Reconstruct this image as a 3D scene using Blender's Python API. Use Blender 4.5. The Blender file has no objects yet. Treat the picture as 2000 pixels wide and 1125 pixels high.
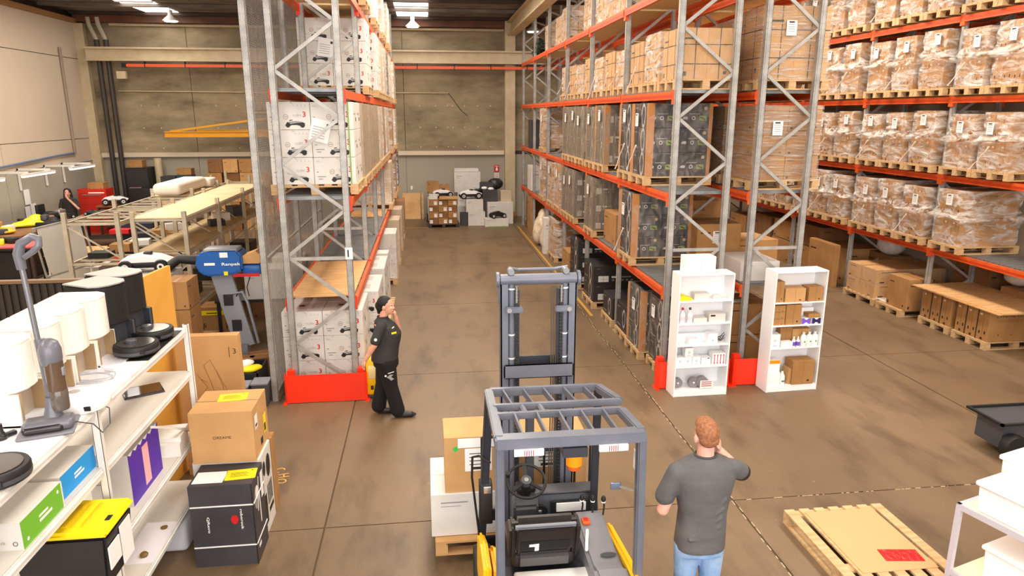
import bpy, bmesh, math, random
from mathutils import Vector, Matrix, Euler
random.seed(7)
C = bpy.context.scene.collection
SC = bpy.context.scene
PI = math.pi
# ---------------------------------------------------------------- camera, light, exposure
cam = bpy.data.cameras.new('camera'); camo = bpy.data.objects.new('camera', cam); C.objects.link(camo)
SC.camera = camo
cam.sensor_width = 36.0; cam.lens = 36.0*1360/2000; cam.clip_start = .05; cam.clip_end = 200
camo.location = (0, 0, 3.95)
camo.rotation_euler = (math.radians(90-14.03), 0, math.radians(-6.9))
SC.view_settings.view_transform = 'Standard'; SC.view_settings.look = 'None'
SC.view_settings.gamma = 1; SC.view_settings.use_curve_mapping = False
SC.view_settings.exposure = 0.14
w = bpy.data.worlds.new('daylight'); SC.world = w; w.use_nodes = True
w.node_tree.nodes['Background'].inputs[0].default_value = (1, .95, .90, 1)
w.node_tree.nodes['Background'].inputs[1].default_value = 0.34
def area(name, loc, rot, sx, sy, power, col):
    l = bpy.data.lights.new(name, 'AREA'); l.shape = 'RECTANGLE'; l.size = sx; l.size_y = sy; l.energy = power; l.color = col
    o = bpy.data.objects.new(name, l); C.objects.link(o); o.location = loc; o.rotation_euler = rot
    return o
area('door_daylight', (0.5, -5.2, 4.2), (math.radians(82), 0, 0), 14, 6, 1350, (1, .98, .96))
for ax in (-7.5, 0.9, 7.2):
    for ay in (2.5, 8.5, 14.5, 20.5):
        area('skylight_daylight', (ax, ay, 7.25), (0, 0, 0), 1.3, 4, (170 if ay<3 else 250) if ax > -5 else 330, (1, .88, .72))
# ---------------------------------------------------------------- helpers
def lin(c):
    return tuple(((v/255/12.92) if v/255 <= .04045 else ((v/255+.055)/1.055)**2.4) for v in c)
MATS = {}
def mat(name, rgb, rough=.6, metal=0., rgb2=None, scale=4., stretch=(1,1,1), bump=0., detail=4, lo=.35, hi=.65, coat=0, emit=0, trans=0, alpha=1):
    if name in MATS: return MATS[name]
    m = bpy.data.materials.new(name); m.use_nodes = True; nt = m.node_tree; b = nt.nodes['Principled BSDF']
    c = lin(rgb)
    b.inputs['Base Color'].default_value = (*c, 1); b.inputs['Roughness'].default_value = rough; b.inputs['Metallic'].default_value = metal
    if coat: b.inputs['Coat Weight'].default_value = coat
    if trans: b.inputs['Transmission Weight'].default_value = trans
    if alpha < 1: b.inputs['Alpha'].default_value = alpha
    if emit:
        b.inputs['Emission Color'].default_value = (*c, 1); b.inputs['Emission Strength'].default_value = emit
    if rgb2 or bump:
        tc = nt.nodes.new('ShaderNodeTexCoord'); mp = nt.nodes.new('ShaderNodeMapping'); mp.inputs['Scale'].default_value = stretch
        nz = nt.nodes.new('ShaderNodeTexNoise'); nz.inputs['Scale'].default_value = scale; nz.inputs['Detail'].default_value = detail
        nt.links.new(tc.outputs['Object'], mp.inputs[0]); nt.links.new(mp.outputs[0], nz.inputs['Vector'])
        if rgb2:
            r = nt.nodes.new('ShaderNodeValToRGB'); r.color_ramp.elements[0].position = lo; r.color_ramp.elements[1].position = hi
            r.color_ramp.elements[0].color = (*lin(rgb2), 1); r.color_ramp.elements[1].color = (*c, 1)
            nt.links.new(nz.outputs['Fac'], r.inputs[0]); nt.links.new(r.outputs[0], b.inputs['Base Color'])
        if bump:
            bp = nt.nodes.new('ShaderNodeBump'); bp.inputs['Strength'].default_value = bump; bp.inputs['Distance'].default_value = .02
            nt.links.new(nz.outputs['Fac'], bp.inputs['Height']); nt.links.new(bp.outputs[0], b.inputs['Normal'])
    MATS[name] = m; return m
M = lambda n: MATS[n]
GALV = mat('galvanised', (176,173,168), .5, .35, (156,152,147), 7)
ORANGE = mat('orange_paint', (228,98,36), .5, 0, (206,82,28), 6)
REDOR = mat('guard_orange', (248,52,18), .45)
KRAFT = mat('kraft', (176,130,78), .8, 0, (162,116,66), 3)
KRAFTD = mat('kraft_dark', (136,94,54), .8, 0, (122,82,46), 3)
KRAFTL = mat('kraft_light', (204,158,104), .8, 0, (192,146,92), 3)
TAPE = mat('tape', (168,116,66), .3)
INK = mat('ink', (52,38,28), .7)
WHITE = mat('white_print', (240,238,236), .6)
WCARD = mat('white_card', (222,217,211), .65, 0, (212,206,200), 3)
WGREY = mat('grey_print', (150,148,146), .6)
SEAM = mat('seam', (120,110,104), .8)
DKSEAM = mat('dark_seam', (88,56,30), .9)
RED = mat('red_print', (205,24,30), .5)
BLACK = mat('black', (24,23,24), .55)
BLACKC = mat('black_card', (44,40,40), .5, 0, (36,32,33), 4)
CHARC = mat('charcoal_card', (66,62,66), .55, 0, (54,50,54), 3)
GREENP = mat('green_print', (120,140,50), .6)
WOOD = mat('pallet_wood', (208,174,130), .75, 0, (184,148,102), 3, (1,6,6), .2)
WOODD = mat('pallet_shade_wood', (186,142,92), .8, 0, (160,118,72), 3, (6,1,6), .2)
PLY = mat('plywood', (222,176,122), .6, 0, (202,152,98), 2.5, (1,5,1))
PLYY = mat('yellow_board', (228,170,74), .6, 0, (216,156,62), 2)
WPL = mat('white_metal', (236,234,230), .35, 0, (222,218,212), 4)
WMEL = mat('white_melamine', (250,250,252), .35)
GREY = mat('grey_plastic', (128,130,138), .4)
DGREY = mat('dark_grey', (70,71,76), .45)
TRUCK = mat('truck_grey', (112,115,127), .4, .1, (100,104,116), 5)
TRUCKD = mat('truck_dark', (50,52,60), .45, .1)
YEL = mat('yellow_paint', (248,190,8), .4)
YLAB = mat('yellow_label', (250,222,10), .55)
SILV = mat('silver', (190,188,186), .25, .8)
STEELD = mat('deck_steel', (150,150,150), .45, .5, (118,120,122), 4, (1,8,1))
SKIN = mat('skin', (222,166,140), .55, 0, (212,148,122), 12)
SKIN2 = mat('skin_pale', (232,176,156), .55, 0, (222,158,138), 12)
ORP = mat('orange_plastic', (255,140,10), .3, emit=.25)

def reg(o, name, parent=None):
    C.objects.link(o)
    if parent is not None: o.parent = parent
    return o
def tag(o, label, cat, group=None, kind=None):
    if label: o['label'] = label
    if cat: o['category'] = cat
    if group: o['group'] = group
    if kind: o['kind'] = kind
    return o
def thing(name, label, cat, loc=(0,0,0), rz=0., group=None):
    o = bpy.data.objects.new(name, None); C.objects.link(o); o.location = loc; o.rotation_euler = (0,0,rz); o.empty_display_size = .1
    return tag(o, label, cat, group)
def rotm(a): return Euler(a).to_matrix()
class MB:
    def __init__(s): s.v=[]; s.f=[]; s.m=[]; s.mats=[]
    def mi(s, m):
        if m not in s.mats: s.mats.append(m)
        return s.mats.index(m)
    def add(s, vs, fs, m):
        k=len(s.v); s.v += [tuple(p) for p in vs]; i=s.mi(m)
        for f in fs: s.f.append([k+q for q in f]); s.m.append(i)
        return s
    def box(s, x0,x1,y0,y1,z0,z1, m):
        return s.add([(x,y,z) for z in (z0,z1) for y in (y0,y1) for x in (x0,x1)], [(0,2,3,1),(4,5,7,6),(0,1,5,4),(2,6,7,3),(0,4,6,2),(1,3,7,5)], m)
    def cb(s, c, d, m, rot=None):
        R = rotm(rot) if rot is not None else Matrix.Identity(3); c=Vector(c)
        vs=[c+R@Vector((x*d[0]/2,y*d[1]/2,z*d[2]/2)) for z in (-1,1) for y in (-1,1) for x in (-1,1)]
        return s.add(vs, [(0,2,3,1),(4,5,7,6),(0,1,5,4),(2,6,7,3),(0,4,6,2),(1,3,7,5)], m)
    def bar(s, p0, p1, a, b, m, up=(0,0,1)):
        p0=Vector(p0); p1=Vector(p1); d=(p1-p0).normalized(); u=Vector(up)
        if abs(d.dot(u))>.98: u=Vector((0,1,0))
        r=d.cross(u).normalized(); u=r.cross(d).normalized()
        vs=[p+r*x*a/2+u*y*b/2 for p in (p0,p1) for x,y in ((-1,-1),(1,-1),(1,1),(-1,1))]
        return s.add(vs, [(0,1,2,3),(7,6,5,4),(0,4,5,1),(1,5,6,2),(2,6,7,3),(3,7,4,0)], m)
    def cyl(s, p0, p1, r0, r1, m, n=16, cap=True):
        p0=Vector(p0); p1=Vector(p1); d=(p1-p0).normalized(); u=Vector((0,0,1)) if abs(d.z)<.9 else Vector((1,0,0))
        a=d.cross(u).normalized(); b=d.cross(a)
        vs=[]
        for p,r in ((p0,r0),(p1,r1)):
            for i in range(n):
                t=2*PI*i/n; vs.append(p+a*math.cos(t)*r+b*math.sin(t)*r)
        fs=[(i,(i+1)%n,n+(i+1)%n,n+i) for i in range(n)]
        if cap: fs += [tuple(range(n-1,-1,-1)), tuple(range(n,2*n))]
        return s.add(vs, fs, m)
    def lathe(s, prof, c, m, n=20, ax='z', sx=1, sy=1):
        vs=[]; c=Vector(c)
        for r,h in prof:
            for i in range(n):
                t=2*PI*i/n; a,b=math.cos(t)*r*sx, math.sin(t)*r*sy
                vs.append(c+(Vector((a,b,h)) if ax=='z' else Vector((h,a,b)) if ax=='x' else Vector((a,h,b))))
        fs=[]
        for j in range(len(prof)-1):
            for i in range(n): fs.append((j*n+i, j*n+(i+1)%n, (j+1)*n+(i+1)%n, (j+1)*n+i))
        fs.append(tuple(range(n-1,-1,-1))); k=(len(prof)-1)*n; fs.append(tuple(range(k,k+n)))
        return s.add(vs, fs, m)
    def tube(s, pts, r, m, n=8, closed=False):
        pts=[Vector(p) for p in pts]; N=len(pts); vs=[]; pu=None
        for i,p in enumerate(pts):
            q0=pts[i-1] if (i or closed) else p; q1=pts[(i+1)%N] if (i<N-1 or closed) else p
            d=(q1-q0).normalized()
            if pu is None: pu=Vector((0,0,1)) if abs(d.z)<.9 else Vector((1,0,0))
            a=d.cross(pu).normalized(); b=a.cross(d).normalized(); pu=b
            rr = r[i] if isinstance(r,(list,tuple)) else r
            for k in range(n):
                t=2*PI*k/n; vs.append(p+a*math.cos(t)*rr+b*math.sin(t)*rr)
        fs=[]
        for i in range(N if closed else N-1):
            j=(i+1)%N
            for k in range(n): fs.append((i*n+k, i*n+(k+1)%n, j*n+(k+1)%n, j*n+k))
        if not closed: fs += [tuple(range(n-1,-1,-1)), tuple(range((N-1)*n,N*n))]
        return s.add(vs, fs, m)
    def prism(s, poly, z0, z1, m, f=None):
        f = f or (lambda x,y,z:(x,y,z)); n=len(poly)
        vs=[f(x,y,z0) for x,y in poly]+[f(x,y,z1) for x,y in poly]
        return s.add(vs, [tuple(range(n-1,-1,-1)), tuple(range(n,2*n))]+[(i,(i+1)%n,n+(i+1)%n,n+i) for i in range(n)], m)
    def merge(s, mesh, T, m):
        vs=[T@v.co for v in mesh.vertices]; return s.add(vs, [tuple(p.vertices) for p in mesh.polygons], m)
    def mesh(s, name, smooth=False, bevel=0, angle=None):
        me=bpy.data.meshes.new(name); me.from_pydata(s.v, [], s.f)
        for m in s.mats: me.materials.append(m)
        me.polygons.foreach_set('material_index', s.m)
        if bevel or smooth:
            bm=bmesh.new(); bm.from_mesh(me)
            bmesh.ops.recalc_face_normals(bm, faces=bm.faces)
            if bevel:
                bmesh.ops.bevel(bm, geom=[e for e in bm.edges if len(e.link_faces)==2 and e.calc_face_angle(0)>.6], offset=bevel, segments=2, affect='EDGES', clamp_overlap=True)
            bm.to_mesh(me); bm.free()
        if smooth:
            me.polygons.foreach_set('use_smooth', [True]*len(me.polygons))
            if hasattr(me,'set_sharp_from_angle'): me.set_sharp_from_angle(angle=angle or .7)
        me.update(); return me
    def build(s, name, parent=None, loc=(0,0,0), rot=(0,0,0), smooth=False, bevel=0, angle=None):
        o=bpy.data.objects.new(name, s.mesh(name, smooth, bevel, angle)); C.objects.link(o); o.parent=parent; o.location=loc; o.rotation_euler=rot
        return o
def inst(name, mesh, parent=None, loc=(0,0,0), rot=(0,0,0), sc=(1,1,1)):
    o=bpy.data.objects.new(name, mesh); C.objects.link(o); o.parent=parent; o.location=loc; o.rotation_euler=rot; o.scale=sc
    return o
def ins(name, parent, m, *boxes, bevel=0, smooth=False):
    b=MB()
    for q in boxes: b.box(*q, m)
    return b.build(name, parent, bevel=bevel, smooth=smooth)
# flat print on a face: origin o, unit axes u,v, normal n
TXT={}
def text_mesh(t, bold=False):
    k=(t,bold)
    if k in TXT: return TXT[k]
    cu=bpy.data.curves.new('t','FONT'); cu.body=t; cu.size=1; cu.resolution_u=2
    if bold: cu.offset=.02
    ob=bpy.data.objects.new('t',cu); C.objects.link(ob)
    dg=bpy.context.evaluated_depsgraph_get(); dg.update()
    me=bpy.data.meshes.new_from_object(ob.evaluated_get(dg)); 
    bpy.data.objects.remove(ob); xs=[v.co.x for v in me.vertices]; ys=[v.co.y for v in me.vertices]
    TXT[k]=(me, min(xs), max(xs), min(ys), max(ys)); return TXT[k]
class Face:
    def __init__(s, mb, o, u, v, off=.0015):
        s.mb=mb; s.o=Vector(o); s.u=Vector(u); s.v=Vector(v); s.n=s.u.cross(s.v); s.off=off; s.k=0
    def P(s,a,b): return s.o+s.u*a+s.v*b+s.n*s.off
    def poly(s, pts, m): s.off+=.00015; s.mb.add([s.P(a,b) for a,b in pts], [tuple(range(len(pts)))], m)
    def rect(s, a0,b0,a1,b1, m, rot=0):
        c=((a0+a1)/2,(b0+b1)/2); co,si=math.cos(rot),math.sin(rot)
        s.poly([(c[0]+(a-c[0])*co-(b-c[1])*si, c[1]+(a-c[0])*si+(b-c[1])*co) for a,b in ((a0,b0),(a1,b0),(a1,b1),(a0,b1))], m)
    def disc(s, a,b,r,m,n=12,sy=1): s.poly([(a+r*math.cos(2*PI*i/n), b+r*sy*math.sin(2*PI*i/n)) for i in range(n)], m)
    def ring(s, a,b,r,w,m,n=12,sy=1):
        for i in range(n):
            t0,t1=2*PI*i/n,2*PI*(i+1)/n
            s.poly([(a+r*math.cos(t0),b+r*sy*math.sin(t0)),(a+r*math.cos(t1),b+r*sy*math.sin(t1)),(a+(r-w)*math.cos(t1),b+(r-w)*sy*math.sin(t1)),(a+(r-w)*math.cos(t0),b+(r-w)*sy*math.sin(t0))], m)
    def line(s,a0,b0,a1,b1,w,m):
        d=Vector((a1-a0,b1-b0)).normalized()*w/2; s.poly([(a0+d.y,b0-d.x),(a1+d.y,b1-d.x),(a1-d.y,b1+d.x),(a0-d.y,b0+d.x)], m)
    def text(s, t, a, b, h, m, rot=0, bold=False, width=None, sx=1):
        me,x0,x1,y0,y1=text_mesh(t,bold); k=h/max(y1-y0,.01); kx=k*sx
        if width: kx=width/(x1-x0)
        co,si=math.cos(rot),math.sin(rot); s.off+=.0003
        vs=[]
        for v in me.vertices:
            x=(v.co.x-x0)*kx; y=(v.co.y-y0)*k; vs.append(s.P(a+x*co-y*si, b+x*si+y*co)+s.n*.0006)
        s.mb.add(vs, [tuple(p.vertices) for p in me.polygons], m)
# rounded box
def rbox(name, parent, m, x0,x1,y0,y1,z0,z1, r=.01, seg=2, loc=(0,0,0), rot=(0,0,0)):
    b=MB().box(x0,x1,y0,y1,z0,z1,m); me=b.mesh(name)
    bm=bmesh.new(); bm.from_mesh(me); bmesh.ops.bevel(bm, geom=bm.edges[:], offset=r, segments=seg, affect='EDGES', profile=.5, clamp_overlap=True); bm.to_mesh(me); bm.free()
    me.polygons.foreach_set('use_smooth',[True]*len(me.polygons))
    if hasattr(me,'set_sharp_from_angle'): me.set_sharp_from_angle(angle=.9)
    return inst(name, me, parent, loc, rot)
# voxel-remeshed organic body
def blob(name, shapes, m, voxel=.008, smooth=3, parent=None):
    b=MB()
    for sh in shapes:
        if sh[0]=='cap':
            _,p0,p1,r0,r1=sh; p0=Vector(p0); p1=Vector(p1); d=(p1-p0); L=d.length; d=d.normalized() if L>0 else Vector((0,0,1))
            u=Vector((0,0,1)) if abs(d.z)<.9 else Vector((1,0,0)); a=d.cross(u).normalized(); c=d.cross(a); n=14; rows=[]
            for k in range(1,5): t=PI/2*(1-k/4); rows.append((p0-d*r0*math.sin(t), r0*math.cos(t)))
            for k in range(0,4): t=PI/2*k/4; rows.append((p1+d*r1*math.sin(t), r1*math.cos(t)))
            vs=[]; 
            for p,r in rows:
                for i in range(n): t=2*PI*i/n; vs.append(p+a*math.cos(t)*r+c*math.sin(t)*r)
            fs=[(j*n+i,j*n+(i+1)%n,(j+1)*n+(i+1)%n,(j+1)*n+i) for j in range(len(rows)-1) for i in range(n)]
            fs+=[tuple(range(n-1,-1,-1)),tuple(range((len(rows)-1)*n,len(rows)*n))]; b.add(vs,fs,m)
        elif sh[0]=='ell':
            _,c,r=sh[:3]; R=rotm(sh[3]) if len(sh)>3 else Matrix.Identity(3); c=Vector(c); n=16; k=10; vs=[]
            for j in range(1,k):
                ph=-PI/2+PI*j/k
                for i in range(n):
                    t=2*PI*i/n; vs.append(c+R@Vector((r[0]*math.cos(ph)*math.cos(t), r[1]*math.cos(ph)*math.sin(t), r[2]*math.sin(ph))))
            fs=[(j*n+i,j*n+(i+1)%n,(j+1)*n+(i+1)%n,(j+1)*n+i) for j in range(k-2) for i in range(n)]
            fs+=[tuple(range(n-1,-1,-1)),tuple(range((k-2)*n,(k-1)*n))]; b.add(vs,fs,m)
        elif sh[0]=='loft':   # rings (x,y,z,rx,ry)
            rings=sh[1]; n=24; vs=[]
            e=sh[2] if len(sh)>2 else 1.0
            for x,y,z,rx,ry in rings:
                for i in range(n):
                    t=2*PI*i/n; cx=math.copysign(abs(math.cos(t))**e,math.cos(t)); sy=math.copysign(abs(math.sin(t))**e,math.sin(t)); vs.append((x+rx*cx,y+ry*sy,z))
            fs=[(j*n+i,j*n+(i+1)%n,(j+1)*n+(i+1)%n,(j+1)*n+i) for j in range(len(rings)-1) for i in range(n)]
            fs+=[tuple(range(n-1,-1,-1)),tuple(range((len(rings)-1)*n,len(rings)*n))]; b.add(vs,fs,m)
    me=b.mesh(name, smooth=False)
    bm=bmesh.new(); bm.from_mesh(me)
    bmesh.ops.recalc_face_normals(bm, faces=bm.faces); bm.to_mesh(me); bm.free()
    o=bpy.data.objects.new(name,me); C.objects.link(o)
    r=o.modifiers.new('r','REMESH'); r.mode='VOXEL'; r.voxel_size=voxel; r.use_smooth_shade=True
    if smooth: q=o.modifiers.new('s','SMOOTH'); q.factor=.6; q.iterations=smooth
    dg=bpy.context.evaluated_depsgraph_get(); dg.update()
    me2=bpy.data.meshes.new_from_object(o.evaluated_get(dg)); o.modifiers.clear(); o.data=me2; me2.materials.clear(); me2.materials.append(m)
    me2.polygons.foreach_set('material_index',[0]*len(me2.polygons)); me2.polygons.foreach_set('use_smooth',[True]*len(me2.polygons))
    o.parent=parent; return o
ORD=['first','second','third','fourth','fifth','sixth','seventh','eighth','ninth','tenth','eleventh','twelfth','thirteenth','fourteenth','fifteenth','sixteenth','seventeenth','eighteenth','nineteenth','twentieth','twenty-first']
# ---------------------------------------------------------------- special materials
def floor_mat():
    m=bpy.data.materials.new('concrete_floor'); m.use_nodes=True; nt=m.node_tree; b=nt.nodes['Principled BSDF']; L=nt.links
    g=nt.nodes.new('ShaderNodeNewGeometry')
    def noise(sc,de,st=(1,1,1)):
        mp=nt.nodes.new('ShaderNodeMapping'); mp.inputs['Scale'].default_value=st; L.new(g.outputs['Position'],mp.inputs[0])
        n=nt.nodes.new('ShaderNodeTexNoise'); n.inputs['Scale'].default_value=sc; n.inputs['Detail'].default_value=de; n.inputs['Roughness'].default_value=.6; L.new(mp.outputs[0],n.inputs['Vector']); return n
    n1=noise(.55,6); r=nt.nodes.new('ShaderNodeValToRGB'); L.new(n1.outputs['Fac'],r.inputs[0])
    r.color_ramp.elements[0].position=.25; r.color_ramp.elements[1].position=.8
    r.color_ramp.elements[0].color=(*lin((106,85,62)),1); r.color_ramp.elements[1].color=(*lin((131,107,80)),1)
    n2=noise(2.2,8,(1,.35,1)); r2=nt.nodes.new('ShaderNodeValToRGB'); L.new(n2.outputs['Fac'],r2.inputs[0])
    r2.color_ramp.elements[0].position=.32; r2.color_ramp.elements[1].position=.5; r2.color_ramp.elements[0].color=(*lin((150,140,132)),1); r2.color_ramp.elements[1].color=(1,1,1,1)
    mx=nt.nodes.new('ShaderNodeMix'); mx.data_type='RGBA'; mx.blend_type='MULTIPLY'; mx.inputs[0].default_value=.55
    L.new(r.outputs[0],mx.inputs[6]); L.new(r2.outputs[0],mx.inputs[7])
    n3=noise(9,6,(1,.5,1)); r3=nt.nodes.new('ShaderNodeValToRGB'); L.new(n3.outputs['Fac'],r3.inputs[0]); r3.color_ramp.elements[0].position=.7; r3.color_ramp.elements[1].position=.78
    r3.color_ramp.elements[0].color=(0,0,0,1); r3.color_ramp.elements[1].color=(.5,.5,.5,1)
    m2=nt.nodes.new('ShaderNodeMix'); m2.data_type='RGBA'; L.new(r3.outputs[0],m2.inputs[0]); L.new(mx.outputs[2],m2.inputs[6]); m2.inputs[7].default_value=(*lin((196,176,150)),1)
    L.new(m2.outputs[2],b.inputs['Base Color'])
    rr=nt.nodes.new('ShaderNodeMapRange'); rr.inputs[3].default_value=.36; rr.inputs[4].default_value=.62; L.new(n1.outputs['Fac'],rr.inputs[0]); L.new(rr.outputs[0],b.inputs['Roughness'])
    return m
FLOORM=floor_mat()
def wall_mat(name,c1,c2,band=False,sc=.5):
    m=bpy.data.materials.new(name); m.use_nodes=True; nt=m.node_tree; b=nt.nodes['Principled BSDF']; L=nt.links
    g=nt.nodes.new('ShaderNodeNewGeometry'); mp=nt.nodes.new('ShaderNodeMapping'); mp.inputs['Scale'].default_value=(1,1,2.6 if band else 1); L.new(g.outputs['Position'],mp.inputs[0])
    n=nt.nodes.new('ShaderNodeTexNoise'); n.inputs['Scale'].default_value=sc; n.inputs['Detail'].default_value=9; n.inputs['Roughness'].default_value=.62; L.new(mp.outputs[0],n.inputs['Vector'])
    r=nt.nodes.new('ShaderNodeValToRGB'); r.color_ramp.elements[0].position=.3; r.color_ramp.elements[1].position=.7; r.color_ramp.elements[0].color=(*lin(c1),1); r.color_ramp.elements[1].color=(*lin(c2),1)
    L.new(n.outputs['Fac'],r.inputs[0]); L.new(r.outputs[0],b.inputs['Base Color']); b.inputs['Roughness'].default_value=.85
    return m
CONC=wall_mat('raw_concrete',(108,95,74),(178,160,130),True,.6)
PAINT=wall_mat('painted_lower_wall',(160,152,138),(174,166,150),False,.4)
CREAM=wall_mat('cream_wall',(206,188,166),(216,198,176),False,.25)
STEELB=mat('cream_steel',(208,190,156),.5,0,(194,174,140),3)
ROOFM=mat('roof_sheet',(128,116,104),.5,.2,(104,94,84),2)
DKBR=mat('dark_brown_steel',(70,52,40),.6,0,(54,40,32),2)
SKYM=mat('skylight_sheet',(255,250,244),.4,emit=5)
LAMPM=mat('lamp_tube',(255,248,236),.4,emit=7)
def film_mat(name,lo,hi,st,sc=3.2,col=(245,232,222)):
    m=bpy.data.materials.new(name); m.use_nodes=True; nt=m.node_tree; b=nt.nodes['Principled BSDF']; L=nt.links; out=nt.nodes['Material Output']
    b.inputs['Base Color'].default_value=(*lin(col),1); b.inputs['Roughness'].default_value=.18; b.inputs['Specular IOR Level'].default_value=.9
    tc=nt.nodes.new('ShaderNodeTexCoord'); oi=nt.nodes.new('ShaderNodeObjectInfo'); ad=nt.nodes.new('ShaderNodeVectorMath'); ad.operation='ADD'
    L.new(tc.outputs['Object'],ad.inputs[0]); L.new(oi.outputs['Location'],ad.inputs[1])
    mp=nt.nodes.new('ShaderNodeMapping'); mp.inputs['Scale'].default_value=st; mp.inputs['Rotation'].default_value=(.35,.3,.2); L.new(ad.outputs[0],mp.inputs[0])
    n=nt.nodes.new('ShaderNodeTexNoise'); n.inputs['Scale'].default_value=sc; n.inputs['Detail'].default_value=7; n.inputs['Roughness'].default_value=.65; n.inputs['Distortion'].default_value=1.2; L.new(mp.outputs[0],n.inputs['Vector'])
    r=nt.nodes.new('ShaderNodeMapRange'); r.inputs[1].default_value=.42; r.inputs[2].default_value=.72; r.inputs[3].default_value=lo; r.inputs[4].default_value=hi; r.clamp=True
    L.new(n.outputs['Fac'],r.inputs[0]); t=nt.nodes.new('ShaderNodeBsdfTransparent'); mx=nt.nodes.new('ShaderNodeMixShader')
    L.new(r.outputs[0],mx.inputs[0]); L.new(t.outputs[0],mx.inputs[1]); L.new(b.outputs[0],mx.inputs[2]); L.new(mx.outputs[0],out.inputs[0])
    bp=nt.nodes.new('ShaderNodeBump'); bp.inputs['Strength'].default_value=.9; bp.inputs['Distance'].default_value=.05; L.new(n.outputs['Fac'],bp.inputs['Height']); L.new(bp.outputs[0],b.inputs['Normal'])
    return m
FILM=film_mat('stretch_film',.05,.92,(1.1,1.1,3.2),2.2,(255,250,244))  # bright highlights of the wrap are painted in as opaque white noise streaks
FILMV=film_mat('stretch_film_light',.04,.3,(2,2,1.2))
FILMH=film_mat('stretch_film_banded',.05,.7,(.6,.6,9))
FILMG=film_mat('stretch_film_grey',.35,.72,(3,3,.5),3,(190,172,150))
# ---------------------------------------------------------------- structure
def struct(o): o['kind']='structure'; return o
fl=struct(MB().box(-12.2,11.4,-7,28,-.12,-.012,mat('joint_sealant',(92,72,52),.9)).build('floor'))
xs=[-12.2,-9.5,-5.3,-1.1,3.1,7.3,11.4]; ys=[-7,-1.95,2.15,6.25,10.35,14.45,18.55,22.65,28]
for i in range(6):
    for j in range(8):
        g=.009 if xs[i+1]!=3.1 else .014
        ins('concrete_slab',fl,FLOORM,(xs[i]+.009,xs[i+1]-g,ys[j]+.007,ys[j+1]-.007,-.03,0))
# pale chipped sealant along the main joint
b=MB()
for k in range(90):
    y=4.6+k*.13; L=random.uniform(.03,.11); x=3.1+random.choice((-.014,.012))+random.uniform(-.004,.004); b.box(x-.004,x+.004,y,y+L,-.004,.0012,mat('chipped_sealant',(206,186,150),.8))
for k in range(34):
    x=3.2+random.uniform(0,2.6); L=random.uniform(.01,.09); b.box(x,x+L,6.243,6.251,-.004,.001,M('chipped_sealant'))
b.build('joint_filler',fl)['kind']='stuff'
YB=27.5
wb=struct(MB().box(-12.2,11.4,YB+.02,YB+.25,0,8.2,DKBR).build('wall_back'))
px=[-12.2,-8.4,-4.6,-.78,3.05,6.9,11.4]
for i in range(6):
    for z0,z1 in ((2.56,5.9),(5.92,8.2)): ins('concrete_panel',wb,CONC,(px[i]+.01,px[i+1]-.01,YB,YB+.1,z0,z1))
    ins('painted_panel',wb,PAINT,(px[i]+.006,px[i+1]-.006,YB-.02,YB+.1,0,2.42))
# tie-hole marks of the cast panels
b=MB()
for x in (-7.6,-6.9,-5.4,-3.9,-2.9,-.2,.4,.85,1.05,1.5,2.0,2.5,-9.6,-10.2):
    for z in (2.72,3.45,4.25): b.cyl((x,YB-.002,z),(x,YB+.01,z),.022,.022,mat('pale_mark',(206,196,178),.8),8)
b.build('tie_hole',wb)['kind']='stuff'
tb=struct(MB().box(-12,3.0,YB-.16,YB,2.44,2.56,mat('white_ledge',(216,200,176),.5)).box(-12,3.0,YB-.18,YB-.16,2.42,2.58,M('white_ledge')).build('trim_1'))
tag(MB().tube([(-10.9,YB-.05,4.75),(-6.2,YB-.05,4.72),(-.9,YB-.05,4.72),(.9,YB-.05,4.72)],.02,STEELB).tube([(.9,YB-.05,4.72),(1.35,YB-.05,4.1),(1.6,YB-.05,3.9)],.008,BLACK).build('wall_conduit'),'thin conduit running along the bare concrete back wall','pipe')
tag(MB().tube([(-10.9,YB-.09,7.0),(3.0,YB-.09,6.98)],.05,STEELB).build('sprinkler_pipe'),'cream pipe high on the back wall under the roof','pipe')
cr=MB()
for z0,z1,y0,y1 in ((6.14,6.2,-.72,-.42),(5.8,6.14,-.585,-.555),(5.74,5.8,-.72,-.42)): cr.box(-11.6,6.2,YB+y0,YB+y1,z0,z1,STEELB)
struct(cr.build('trim_2'))
cb=thing('crane_power_rail','orange enclosed power rail hanging under the cream crane beam','rail',(-10.3,YB-.6,5.6))
ins('rail',cb,mat('rail_orange',(236,96,50),.5),(0,16.2,-.04,.04,-.05,.05)); 
for k in range(12):
    ins('hanger',cb,BLACK,(.6+k*1.35,.63+k*1.35,-.05,.05,-.06,.13))
ins('feed_box',cb,STEELB,(-.35,-.05,-.06,.08,-.45,-.2)); ins('end_cap',cb,BLACK,(-.15,0,-.06,.06,-.07,.07))
# right column and rafter
struct(MB().box(3.02,3.4,YB-.4,YB-.02,0,6.2,STEELB).box(3.02,3.4,YB-.45,YB-.02,6.2,7.3,STEELB).build('column'))
struct(MB().box(3.1,3.42,-4,YB-.46,6.75,6.8,STEELB).box(3.22,3.30,-4,YB-.46,6.8,7.2,STEELB).box(3.1,3.42,-4,YB-.46,7.2,7.26,STEELB).build('rafter'))
struct(MB().box(-12.0,-11.7,YB-.3,YB-.05,0,7.0,STEELB).build('column'))
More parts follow.
